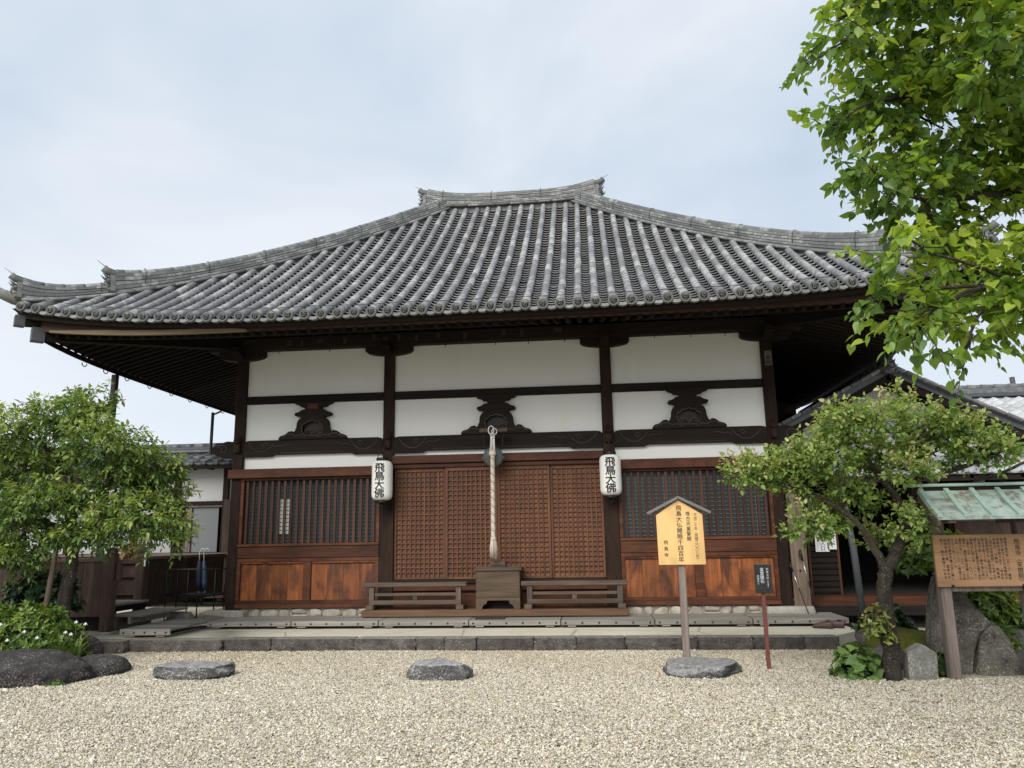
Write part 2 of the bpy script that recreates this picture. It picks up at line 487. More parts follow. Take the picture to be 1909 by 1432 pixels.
        for li, l in enumerate(loops):
            m = len(l)
            ar = sum(l[i][0] * l[(i + 1) % m][1] - l[(i + 1) % m][0] * l[i][1] for i in range(m))
            ccw = (ar > 0) == (li == 0)
            for i in range(m):
                a, b_ = o + i, o + (i + 1) % m
                q = (a, a + n, b_ + n, b_)
                F.append(q if ccw else q[::-1])
            o += m
        return s.add(vs, F, tint)
    def arr(s, V, F, T):
        """numpy pieces: vertices, faces, tint per vertex."""
        o = len(s.v)
        s.v.extend(map(tuple, V.tolist())); s.t.extend(T.tolist())
        s.f.extend(tuple(int(i) + o for i in f) for f in F); s.sm.extend([False] * len(F))
        return s

def wl(o):
    p = Vector((0, 0, 0))
    while o is not None:
        p += o.location; o = o.parent
    return p

def mesh_obj(name, me, mat, parent=None):
    o = bpy.data.objects.new(name, me)
    COL.objects.link(o)
    if mat is not None:
        me.materials.append(mat)
    if parent is not None:
        o.parent = parent
    return o

def part(name, mb, mat, parent=None, label=None):
    off = wl(parent)
    me = bpy.data.meshes.new(name)
    me.from_pydata([(a - off.x, b - off.y, c - off.z) for a, b, c in mb.v], [], mb.f)
    at = me.attributes.new('tint', 'FLOAT', 'POINT')
    at.data.foreach_set('value', np.array(mb.t, dtype=np.float32))
    me.polygons.foreach_set('use_smooth', np.array(mb.sm, dtype=bool))
    me.update()
    o = mesh_obj(name, me, mat, parent)
    if label:
        o['label'] = label
    return o

def np_mesh(name, V, F, T, mat, parent=None, smooth=False):
    off = np.array(wl(parent))
    V = np.asarray(V, dtype=np.float32) - off.astype(np.float32)
    F = np.asarray(F, dtype=np.int32)
    m, k = F.shape
    me = bpy.data.meshes.new(name)
    me.vertices.add(len(V)); me.vertices.foreach_set('co', V.ravel())
    me.loops.add(m * k); me.loops.foreach_set('vertex_index', F.ravel())
    me.polygons.add(m); me.polygons.foreach_set('loop_start', np.arange(0, m * k, k, dtype=np.int32))
    me.update(calc_edges=True)
    at = me.attributes.new('tint', 'FLOAT', 'POINT')
    at.data.foreach_set('value', np.asarray(T, dtype=np.float32))
    if smooth:
        me.polygons.foreach_set('use_smooth', np.ones(m, dtype=bool))
    return mesh_obj(name, me, mat, parent)

def thing(name, label, cat, loc=(0, 0, 0), group=None):
    o = bpy.data.objects.new(name, None)
    COL.objects.link(o)
    o.location = loc
    o.empty_display_size = .2
    return tag(o, label, cat, group)

def tag(o, label=None, cat=None, group=None, kind=None):
    if label: o['label'] = label
    if cat: o['category'] = cat
    if group: o['group'] = group
    if kind: o['kind'] = kind
    return o

def copy_tree(o, parent=None):
    c = o.copy(); COL.objects.link(c)
    c.parent = parent
    for ch in list(o.children):
        copy_tree(ch, c)
    return c

def recentre(o):
    """Move a single mesh object's origin to the middle of its base."""
    co = np.empty(len(o.data.vertices) * 3, dtype=np.float32); o.data.vertices.foreach_get('co', co)
    co = co.reshape(-1, 3)
    c = (co.min(0) + co.max(0)) / 2; c[2] = co[:, 2].min()
    co -= c
    o.data.vertices.foreach_set('co', co.ravel()); o.data.update()
    o.location = tuple(float(v) for v in c)
    return o

# ------------------------------------------------------------------ lettering
_glyphs = {}
def glyph(ch, bold, cuts=0):
    key = (ch, bold, cuts)
    if key not in _glyphs:
        cu = bpy.data.curves.new('lettering', 'FONT')
        cu.body = ch; cu.size = 1.0; cu.offset = bold; cu.resolution_u = 3
        ob = bpy.data.objects.new('lettering', cu); COL.objects.link(ob)
        dg = bpy.context.evaluated_depsgraph_get(); dg.update()
        me = bpy.data.meshes.new_from_object(ob.evaluated_get(dg))
        if cuts:
            import bmesh
            bm = bmesh.new(); bm.from_mesh(me)
            for i in range(1, cuts):
                bmesh.ops.bisect_plane(bm, geom=bm.verts[:] + bm.edges[:] + bm.faces[:], plane_co=(i / cuts, 0, 0), plane_no=(1, 0, 0))
            bm.to_mesh(me); bm.free()
        V = [(v.co.x - .5, v.co.y - .36) for v in me.vertices]
        F = [tuple(p.vertices) for p in me.polygons]
        bpy.data.objects.remove(ob); bpy.data.curves.remove(cu); bpy.data.meshes.remove(me)
        _glyphs[key] = (V, F)
    return _glyphs[key]

def write_column(mb, text, x, ztop, size, pitch=None, y=0.0, bold=.008, place=None, sx=1.0):
    # heavy brush strokes: the same characters laid over each other a hair apart
    for k, (dx, dz) in enumerate(((0, 0), (-bold, 0), (bold, 0), (0, bold), (0, -bold)) if bold > .004 else ((0, 0),)):
        _column(mb, text, x + dx * size, ztop + dz * size * .6, size, pitch, y - k * .0002, 0.0,
                (lambda u, w, k=k: place(u, w, k * .0002)) if place else None, sx)
    return mb
def _column(mb, text, x, ztop, size, pitch, y, bold, place, sx):
    """Vertical column of characters on a plane facing -Y (or placed by a function)."""
    pitch = pitch or size * 1.02
    z = ztop - pitch / 2
    for ch in text:
        if ch != ' ':
            V, F = glyph(ch, bold, 16 if place else 0)
            P = [(x + u * size * sx, z + v * size) for u, v in V]
            mb.add([place(*p) if place else (p[0], y, p[1]) for p in P], F, .5)
        z -= pitch
    return mb

# ------------------------------------------------------------------ rocks and leaves
def ico(sub):
    import bmesh
    bm = bmesh.new(); bmesh.ops.create_icosphere(bm, subdivisions=sub, radius=1)
    V = np.array([v.co for v in bm.verts]); F = [tuple(v.index for v in f.verts) for f in bm.faces]
    bm.free()
    return V, F
_ICO = {}
def rock(mb, c, r, seed, amp=.18, freq=1.3, cuts=0, flat_top=None, sub=4, box=0.0, sink=None, tint=None):
    if sub not in _ICO:
        _ICO[sub] = ico(sub)
    V0, F = _ICO[sub]
    rn = random.Random(seed)
    sh = Vector((rn.uniform(-9, 9), rn.uniform(-9, 9), rn.uniform(-9, 9)))
    pl = []
    for _ in range(cuts):
        n_ = Vector((rn.gauss(0, 1), rn.gauss(0, 1), rn.gauss(0, .7))).normalized()
        pl.append((n_, rn.uniform(.55, .85)))
    out = []
    for p in V0:
        q = Vector(p)
        if box:
            m = max(abs(q.x), abs(q.y), abs(q.z))
            q = q.lerp(q / m * .86, box)
        for n_, d in pl:
            e = q.dot(n_) - d
            if e > 0:
                q = q - n_ * e * .9
        k = 1 + amp * mnoise.fractal(Vector(p) * freq + sh, 1.0, 2.1, 5) + amp * .35 * mnoise.noise(Vector(p) * freq * 5 + sh)
        q = q * k
        z = q.z
        if flat_top is not None and z > flat_top:
            z = flat_top + (z - flat_top) * .12
        z += amp * .16 * mnoise.noise(Vector(p) * freq * 7 + sh) + amp * .10 * mnoise.noise(Vector(p) * freq * 15 + sh)
        w = Vector((c[0] + q.x * r[0], c[1] + q.y * r[1], c[2] + z * r[2]))
        out.append(w)
    return mb.add(out, F, rt() if tint is None else tint, True)

LEAF = {   # outline with folded midrib: (across, along, up), triangles
    'lance': ([(0, 0, 0), (.23, .32, .05), (.16, .7, .02), (0, 1, -.10), (-.16, .7, .02), (-.23, .32, .05), (0, .5, -.02)],
              [(0, 1, 6), (1, 2, 6), (2, 3, 6), (3, 4, 6), (4, 5, 6), (5, 0, 6)]),
    'ovate': ([(0, 0, 0), (.34, .30, .07), (.24, .68, .03), (0, 1.05, -.12), (-.24, .68, .03), (-.34, .30, .07), (0, .45, -.03)],
              [(0, 1, 6), (1, 2, 6), (2, 3, 6), (3, 4, 6), (4, 5, 6), (5, 0, 6)]),
    'heart': ([(0, 0, 0), (.22, -.12, .03), (.46, .08, .08), (.43, .40, .06), (.20, .74, .0), (0, 1.05, -.12),
               (-.20, .74, .0), (-.43, .40, .06), (-.46, .08, .08), (-.22, -.12, .03), (0, .45, -.02)],
              [(0, 1, 10), (1, 2, 10), (2, 3, 10), (3, 4, 10), (4, 5, 10), (5, 6, 10), (6, 7, 10), (7, 8, 10), (8, 9, 10), (9, 0, 10)]),
    'blade': ([(-.04, 0, 0), (.04, 0, 0), (.05, .35, .0), (-.05, .35, .0), (.04, .7, -.06), (-.04, .7, -.06), (0, 1, -.22)],
              [(0, 1, 2), (0, 2, 3), (3, 2, 4), (3, 4, 5), (5, 4, 6)]),
}
def norm(a):
    return a / np.maximum(np.linalg.norm(a, axis=-1, keepdims=True), 1e-9)
def leaf_mesh(name, kind, P, D, N, S, T, mat, parent):
    tv, tf = LEAF[kind]
    tv = np.array(tv); tf = np.array(tf)
    D = norm(D); R = norm(np.cross(D, N)); U = np.cross(R, D)
    curl = RNG.uniform(.4, 1.8, (len(P), 1, 1))
    V = P[:, None, :] + S[:, None, None] * (tv[None, :, 0:1] * R[:, None, :] + tv[None, :, 1:2] * D[:, None, :] + curl * tv[None, :, 2:3] * U[:, None, :])
    k = len(tv)
    F = (np.arange(len(P))[:, None, None] * k + tf[None]).reshape(-1, 3)
    return np_mesh(name, V.reshape(-1, 3), F, np.repeat(T, k), mat, parent, True)

def crown(parent, pads, kind, mat, size, density, depth=1.0, leaves=10, twig=.2, droop=.5, up=.35, tint_shift=0.0, twigs=None, seed=1, hang=0.0):
    """Foliage: twigs through each ellipsoidal pad, leaves along each twig."""
    rg = np.random.default_rng(seed)
    P, D, N, S, T = [], [], [], [], []
    tw = MB()
    for (x, y, z, rx, rz) in pads:
        ry = (rx + rz) * .5 * depth
        n = max(4, int(density * (rx * ry * rz) ** (2 / 3) * 100))
        pad_t = rg.uniform(-.13, .13)
        for _ in range(n):
            d = norm(rg.normal(size=3))
            d[2] = d[2] * .9 + .1
            rr = rg.uniform(.05, 1) ** (1 / 2.4)
            if rg.random() < .07: rr *= 1.18
            b = np.array([x, y, z]) + d * np.array([rx, ry, rz]) * rr * .92
            g = norm(d * np.array([1, 1, .7]) + np.array([0, 0, up]) + rg.normal(size=3) * .45)
            L = twig * rg.uniform(.6, 1.35)
            m = max(4, int(leaves * rg.uniform(.6, 1.3)))
            bend = np.array([0, 0, -hang]) * L
            ctrl = [b + g * L * q + bend * q * q for q in (0, .5, 1)]
            tw.tube(ctrl, [.0045 * size / .07, .003 * size / .07, .0012 * size / .07], 3, False, .4, smooth=False)
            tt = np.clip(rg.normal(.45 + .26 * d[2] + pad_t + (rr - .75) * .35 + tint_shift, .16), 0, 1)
            sidev = norm(np.cross(g, rg.normal(size=3)))
            for i in range(m):
                q = (i + .4) / m
                p = b + g * L * q + bend * q * q
                ang = i * 2.4 + rg.uniform(-.5, .5)
                o = norm(np.cross(g, sidev)) * math.sin(ang) + sidev * math.cos(ang)
                dl = norm(o * .8 + g * (.35 + .6 * q) + np.array([0, 0, -droop]) + rg.normal(size=3) * .22)
                nn = norm(np.array([0, 0, 1.0]) + o * .35 + rg.normal(size=3) * .45)
                P.append(p + dl * size * .12); D.append(dl); N.append(nn)
                S.append(size * rg.uniform(.55, 1.2) * (1 - .25 * q * (rg.random() < .5)))
                T.append(np.clip(tt + rg.normal(0, .10) + .10 * q, 0, 1))
    leaf = leaf_mesh('crown', kind, np.array(P), np.array(D), np.array(N), np.array(S), np.array(T), mat, parent)
    part('twigs', tw, M['bark'], parent)
    return leaf

def bush(parent, c, r, n, kind, mat, size, seed=1, up=.3, name='foliage', droop=.1, t0=.35, whorl=6, stem_mat=None):
    """Dome of small leaf whorls standing on stems."""
    rg = np.random.default_rng(seed)
    P, D, N, S, T = [], [], [], [], []
    st = MB()
    c = np.array(c); r = np.array(r)
    for _ in range(n):
        d = norm(rg.normal(size=3)); d[2] = abs(d[2]) * .95 - .08
        rr = rg.uniform(.25, 1) ** .4
        p = c + d * r * rr * (1 + .10 * math.sin(d[0] * 9 + seed) * math.cos(d[1] * 7))
        g = norm(d + np.array([0, 0, up]) + rg.normal(size=3) * .3)
        st.tube([c + (p - c) * .45, c + (p - c) * .8 + rg.normal(size=3) * .01, p], [.004, .003, .0015], 3, False, .4, smooth=False)
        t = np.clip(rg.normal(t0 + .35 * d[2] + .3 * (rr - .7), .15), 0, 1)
        s1 = norm(np.cross(g, rg.normal(size=3))); s2 = np.cross(g, s1)
        for k in range(whorl):
            a = k * 2 * math.pi / whorl + rg.uniform(-.3, .3)
            o = s1 * math.cos(a) + s2 * math.sin(a)
            dl = norm(o + g * rg.uniform(.25, 1.1) + np.array([0, 0, -droop]))
            P.append(p - g * rg.uniform(0, .03)); D.append(dl); N.append(norm(g + o * -.2 + rg.normal(size=3) * .2))
            S.append(size * rg.uniform(.65, 1.2)); T.append(np.clip(t + rg.normal(0, .09), 0, 1))
    o = leaf_mesh(name, kind, np.array(P), np.array(D), np.array(N), np.array(S), np.array(T), mat, parent)
    part('stems', st, stem_mat or M['bark'], parent)
    return o

def limb(mb, pts, r0, r1, n=10, jit=.16, sub=5):
    """Crooked tapering branch through the points (Catmull-Rom)."""
    p = [Vector(q) for q in pts]
    p = [p[0] * 2 - p[1]] + p + [p[-1] * 2 - p[-2]]
    out = []
    for i in range(1, len(p) - 2):
        for k in range(sub):
            t = k / sub
            a, b, c, d = p[i - 1], p[i], p[i + 1], p[i + 2]
            out.append(.5 * ((2 * b) + (c - a) * t + (2 * a - 5 * b + 4 * c - d) * t * t + (3 * b - a - 3 * c + d) * t ** 3))
    out.append(p[-2])
    m = len(out)
    rad = [r0 + (r1 - r0) * (i / (m - 1)) ** .8 for i in range(m)]
    for i in range(1, m - 1):
        out[i] = out[i] + Vector((random.gauss(0, 1), random.gauss(0, 1), random.gauss(0, 1))) * rad[i] * .10
        rad[i] *= random.uniform(.94, 1.07)
    return mb.tube(out, rad, n, True, None, jit)

# ------------------------------------------------------------------ the ground
g = MB()
g.add([(-300, -300, 0), (300, -300, 0), (300, 300, 0), (-300, 300, 0)], [(0, 1, 2, 3)])
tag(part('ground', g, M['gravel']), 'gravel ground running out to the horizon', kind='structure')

def gravel_pebbles():
    n = 420000
    # denser near the photographer
    y = -9.2 + (9.2 - 1.95) * RNG.random(n)
    q = (y + 12.3) / 10.3
    x = 1.5 - (q * 5.6 + 1.2) - .35 + ((q * 5.6 + 1.2) + (q * 3.9 + 1.6)) * RNG.random(n)
    y = np.where(RNG.random(n) < .25, -2 - (y + 9.2) * .5, y)
    keep = ~((y > -2.2) & (x > -5.9) & (x < 4.6) & (y > -1.98))
    keep &= ~((x < -4.75) & (y > -4.5)) & ~((x > 4.5) & (y > -3.95))
    x, y = x[keep], y[keep]; n = len(x)
    octa = np.array([(1, 0, -.3), (.2, 1, -.3), (-1, .1, -.3), (-.1, -1, -.3), (.45, .2, .8), (-.4, -.15, .9)], dtype=float)
    fc = np.array([(0, 1, 4), (1, 5, 4), (1, 2, 5), (2, 3, 5), (3, 4, 5), (3, 0, 4)])
    s = .0072 * np.exp(RNG.normal(0, .28, n))
    sc = np.stack([s * RNG.uniform(.8, 1.5, n), s * RNG.uniform(.7, 1.2, n), s * RNG.uniform(.45, .85, n)], 1)
    a = RNG.uniform(0, 6.28, n); tl = RNG.normal(0, .35, (n, 2))
    V = octa[None] * sc[:, None] * RNG.uniform(.75, 1.2, (n, 6, 1))
    V[..., 2] += V[..., 0] * tl[:, :1] + V[..., 1] * tl[:, 1:]
    ca, sa = np.cos(a)[:, None], np.sin(a)[:, None]
    X = V[..., 0] * ca - V[..., 1] * sa; Y = V[..., 0] * sa + V[..., 1] * ca
    und = .006 * (np.sin(x * 2.1 + y) + np.sin(y * 3.3 - x * 1.2))
    W = np.stack([X + x[:, None], Y + y[:, None], V[..., 2] + (RNG.uniform(.001, .014, n) + und * .3)[:, None]], -1)
    F = (np.arange(n)[:, None, None] * 6 + fc[None]).reshape(-1, 3)
    tn = RNG.random(n)
    br = RNG.random(n) < .45 * np.clip((y + 4.2) / 1.8, 0, 1) * (.6 + .4 * np.sin(x * 1.7 + y * 2.3))
    tn = np.where(br, np.where(RNG.random(n) < .5, RNG.uniform(.34, .44, n), RNG.uniform(.58, .72, n)), tn)
    o = np_mesh('gravel', W.reshape(-1, 3), F, np.repeat(tn, 6), M['pebble'], None, False)
    tag(o, 'pale beige and grey pebbles covering the courtyard', kind='stuff')
gravel_pebbles()

# stone flagged terrace the hall stands on
t = MB()
t.add([(-5.75, -2.02, .152), (-3.4, -1.80, .152), (4.50, -1.80, .152), (4.95, -1.3, .160), (4.95, 9.0, .19), (-9.5, 9.0, .19), (-9.5, -1.2, .17), (-6.2, -1.9, .155)],
      [(0, 1, 2, 3, 4, 5, 6, 7)])
t.add([(4.50, -1.80, -.1), (4.95, -1.3, -.1), (4.95, 9, -.1), (4.95, 9.0, .19), (4.95, -1.3, .160), (4.50, -1.80, .152)],
      [(0, 1, 4, 5), (1, 2, 3, 4)])
tag(part('terrace', t, M['paving']), 'sandy beige paved terrace in front of the hall', kind='structure')

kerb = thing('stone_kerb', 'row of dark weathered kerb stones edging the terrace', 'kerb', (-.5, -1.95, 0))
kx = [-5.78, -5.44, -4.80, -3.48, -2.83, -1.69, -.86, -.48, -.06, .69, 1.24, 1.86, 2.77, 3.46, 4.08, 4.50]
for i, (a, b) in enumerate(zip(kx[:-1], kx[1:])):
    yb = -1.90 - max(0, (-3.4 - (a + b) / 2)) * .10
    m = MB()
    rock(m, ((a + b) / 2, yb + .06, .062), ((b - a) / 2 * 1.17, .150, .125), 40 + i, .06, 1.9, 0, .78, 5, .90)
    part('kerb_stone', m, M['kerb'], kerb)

# garden beds either side
def mound(name, label, outline, h, mat, seed):
    V = []; F = []
    cx = sum(p[0] for p in outline) / len(outline); cy = sum(p[1] for p in outline) / len(outline)
    n = len(outline); rings = 7
    for k in range(rings + 1):
        q = k / rings
        for p in outline:
            x = cx + (p[0] - cx) * (1 - q); y = cy + (p[1] - cy) * (1 - q)
            z = h * (1 - (1 - q) ** 2.2) + .04 * mnoise.noise(Vector((x * 2, y * 2, seed))) * min(1, q * 4)
            V.append((x, y, z - (.02 if k == 0 else 0)))
    for k in range(rings):
        for i in range(n):
            F.append((k * n + i, k * n + (i + 1) % n, (k + 1) * n + (i + 1) % n, (k + 1) * n + i))
    m = MB().add(V, F, .5, True)
    tag(part(name, m, M[mat]), label, kind='structure')
def oval(cx, cy, rx, ry, n=28, wob=.1, seed=0):
    return [(cx + rx * math.cos(a) * (1 + wob * math.sin(3 * a + seed)), cy + ry * math.sin(a) * (1 + wob * math.cos(2 * a + seed)))
            for a in [2 * math.pi * i / n for i in range(n)]]
mound('soil', 'dark soil of the planting bed on the right', oval(6.6, -2.0, 2.35, 2.0, seed=1), .10, 'soil', 3.1)
mound('soil', 'dark soil of the planting bed on the left', oval(-6.4, -3.2, 1.75, 1.15, seed=2), .10, 'soil', 5.2)

# ------------------------------------------------------------------ the temple hall
hall = thing('temple_hall', 'wide timber temple hall with white plaster, lattice doors and grey tiled hipped roof', 'temple', (0, 3, .2))
CX = (-4.37, -1.80, 1.80, 4.37)
W = .09

# columns
for x in CX:
    m = MB().box(x - W, x + W, 0, .18, .37, 4.66, .012)
    part('column', m, M['dark_wood_z'], hall)
for x in (-4.37, 4.37):
    for y in (2.0, 4.0, 6.0):
        part('column', MB().box(x - W, x + W, y - W, y + W, .37, 4.66, .012), M['dark_wood_z'], hall)

# plaster between the posts
for a, b in zip(CX[:-1], CX[1:]):
    for z0, z1 in ((2.60, 2.90), (3.08, 3.75), (3.84, 4.70)):
        part('plaster_panel', MB().box(a + W - .02, b - W + .02, .075, .14, z0, z1, .002), M['plaster'], hall)
for x in (-4.37, 4.37):                     # side walls
    s = .02 if x < 0 else -.02
    part('side_wall', MB().box(x - .04, x + .04, .2, 6.0, 2.5, 4.9, .002), M['plaster'], hall)
    part('side_wall', MB().box(x - .05, x + .05, .2, 6.0, .35, 2.5, .002), M['porch_wood'], hall)
part('back_wall', MB().box(-4.37, 4.37, 5.9, 6.0, .35, 4.9, .002), M['plaster'], hall)
part('added_sky_blocker', MB().box(4.38, 6.3, 5.9, 6.0, .2, 4.75, .002), M['porch_wood'], hall)  # added dark panel, blocks the sliver of sky behind the hall
part('floor_inside', MB().box(-4.3, 4.3, .3, 5.9, .40, .78, .002), M['interior'], hall)
part('ceiling_inside', MB().box(-4.3, 4.3, .2, 5.9, 4.7, 4.76, .002), M['interior'], hall)

# tie beams, carved beams with cut-away undersides and scroll lines
def scroll(mb, cx, cz, s, y, mirror=1, r=.010):
    pts = [(-.30, .11), (-.22, .0), (-.10, -.075), (.02, -.075), (.13, .0), (.20, .085)]
    mb.tube([(cx + mirror * p[0] * s, y, cz + p[1] * s) for p in pts], [r * .5, r, r, r, r, r * .4], 5, True, .7)
    sp = [(.055 * math.cos(a) * (1 - a / 9) + .02, .055 * math.sin(a) * (1 - a / 9) + .03) for a in np.linspace(0, 7, 14)]
    mb.tube([(cx + mirror * p[0] * s, y, cz + p[1] * s) for p in sp], r * .7, 5, True, .7)
    fl = [(.18, .0), (.26, .035), (.34, .02), (.42, .05), (.50, .04)]
    mb.tube([(cx + mirror * p[0] * s, y, cz + p[1] * s) for p in fl], [r * .8, r, r * .7, r * .8, r * .3], 5, True, .7)
for a, b in zip(CX[:-1], CX[1:]):
    a, b = a + W, b - W
    part('tie_beam', MB().box(a, b, .03, .15, 3.73, 3.865, .006), M['dark_wood_x'], hall)
    e = .48
    out = [(a, 2.832), (a + e, 2.832), (a + e + .06, 2.862), (b - e - .06, 2.862), (b - e, 2.832), (b, 2.832), (b, 3.06), (b - .03, 3.092), (b - .09, 3.105),
           (a + .09, 3.105), (a + .03, 3.092), (a, 3.06)]
    m = MB().prism(out, .0, .16, tint=.45)
    part('carved_beam', m, M['dark_wood_x'], hall)
    sc_ = MB()
    scroll(sc_, a + .36, 2.985, .95, -.001); scroll(sc_, b - .36, 2.985, .95, -.001, -1)
    sc_.tube([(a + .65, -.001, 2.885), (b - .65, -.001, 2.885)], .006, 5, True, .7)
    part('scroll_carving', sc_, M['carving'], hall)

# frog-leg struts
def frog_leg(cx):
    o = [(-.575, 3.105), (-.575, 3.135), (-.545, 3.165), (-.47, 3.185), (-.41, 3.235), (-.35, 3.245), (-.325, 3.215), (-.30, 3.24), (-.275, 3.30), (-.27, 3.38),
         (-.245, 3.43), (-.19, 3.475), (-.26, 3.49), (-.305, 3.50), (-.32, 3.525), (-.30, 3.55), (-.25, 3.56), (-.19, 3.60), (-.14, 3.605), (-.14, 3.645),
         (-.22, 3.655), (-.25, 3.685), (-.31, 3.70), (-.345, 3.735)]
    full = o + [(-x, z) for x, z in o[::-1]]
    hole = [(-.10, 3.16), (-.16, 3.21), (-.18, 3.29), (-.165, 3.345), (-.12, 3.365), (-.10, 3.395), (-.04, 3.40), (0, 3.425),
            (.04, 3.40), (.10, 3.395), (.12, 3.365), (.165, 3.345), (.18, 3.29), (.16, 3.21), (.10, 3.16)]
    P = lambda l: [(cx + x, z) for x, z in l]
    m = MB().prism(P(full[::-1]), -.035, .07, [P(hole)], tint=.6)
    f = part('frog_leg_strut', m, M['dark_wood_x'], hall)
    c = MB()
    c.prism(P([(-.19, 3.15), (.19, 3.15), (.19, 3.43), (-.19, 3.43)]), .045, .068, tint=.1)
    part('strut_backing', c, M['iron'], f)
    r = MB()
    r.tube([(cx + x * 1.04, -.037, z) for x, z in hole + hole[:1]], .011, 6, False, .8)
    for sx in (-1, 1):
        r.tube([(cx + sx * q[0], -.02, q[1]) for q in ((.0, 3.16), (.02, 3.22), (.06, 3.26), (.11, 3.262), (.14, 3.235), (.12, 3.215), (.085, 3.225))], .011, 6, True, .8)
        r.tube([(cx + sx * q[0], -.037, q[1]) for q in ((.10, 3.13), (.20, 3.175), (.27, 3.155), (.34, 3.19), (.41, 3.195), (.47, 3.155), (.55, 3.14))], .009, 6, True, .8)
    part('strut_carving', r, M['carving'], f)
for cx in (-3.085, 0.0, 3.085):
    frog_leg(cx)
part('strut_block', MB().box(-3.175, -2.995, -.05, .04, 3.605, 3.70, .008), M['red_wood_x'], hall)

# boat-shaped bracket arms on the columns, wall plate
for x in CX:
    o = [(x - .40, 4.66), (x - .40, 4.56), (x - .36, 4.525), (x - .26, 4.50), (x - .13, 4.485), (x + .13, 4.485), (x + .26, 4.50), (x + .36, 4.525), (x + .40, 4.56), (x + .40, 4.66)]
    part('bracket_arm', MB().prism(o, -.06, .16), M['dark_wood_x'], hall)
    part('bracket_arm', MB().prism([(y - .07 + .1, z) for y, z in [(-.36, 4.66), (-.36, 4.57), (-.28, 4.53), (-.12, 4.50), (.2, 4.50), (.2, 4.66)]], x - .07, x + .07, plane='yz'), M['dark_wood_y'], hall)
part('wall_plate', MB().box(-4.95, 4.95, -.08, .15, 4.645, 4.86, .01), M['dark_wood_x'], hall)
for x in (-4.37, 4.37):
    part('wall_plate', MB().box(x - .10, x + .10, .2, 6.4, 4.645, 4.86, .01), M['dark_wood_y'], hall)
hk = MB()
for x in (-3.75, -2.85, -.85, 0.0, .55, 1.15, 2.62, 3.2, 3.75):
    hk.tube([(x, .03, 4.66), (x, .03, 4.60)], .008, 5)
part('hooks', hk, M['iron'], hall)
for x in (-4.37, 4.37):        # carved beam noses past the corner posts
    s = -1 if x < 0 else 1
    o = [(0, 3.10), (.12, 3.11), (.22, 3.08), (.27, 3.02), (.33, 3.03), (.385, 3.0), (.39, 2.955), (.345, 2.92), (.30, 2.865), (.20, 2.835), (.0, 2.83)]
    P = [(x + s * (W + q[0]), q[1]) for q in o]
    nm = part('beam_nose', MB().prism(P, .02, .15), M['dark_wood_x'], hall)
    c = MB(); c.tube([(x + s * (W + .18 + .09 * math.cos(a) * (1 - a / 11)), .016, 2.97 + .09 * math.sin(a) * (1 - a / 11)) for a in np.linspace(0, 8, 18)], .010, 5, True, .8)
    part('nose_carving', c, M['carving'], nm)
for x in CX:                   # carved end bosses fixed to the columns
    m = MB()
    m.box(x - .055, x + .055, -.07, .0, 2.90, 3.06, .02, .5)
    m.lathe([(.0, -.10), (.045, -.095), (.06, -.06), (.05, .0)], (x, 0, 3.10), 'y', 12)
    m.box(x - .045, x + .045, -.06, .0, 3.12, 3.19, .015)
    part('post_boss', m, M['dark_wood_z'], hall)

# long reddish lintel boards
for a, b, z0, z1 in ((-4.49, -1.71, 2.475, 2.625), (1.71, 4.49, 2.475, 2.625), (-1.71, 1.71, 2.648, 2.778)):
    part('lintel', MB().box(a, b, -.075, .10, z0, z1, .006), M['red_wood_x'], hall)
part('lintel', MB().box(-1.71, 1.71, -.03, .09, 2.575, 2.640, .006), M['red_wood_x'], hall)
for x in (-1.80, 1.80):
    part('jamb', MB().box(x - .115, x + .115, -.02, .16, .385, 2.474, .008), M['dark_wood_z'], hall)

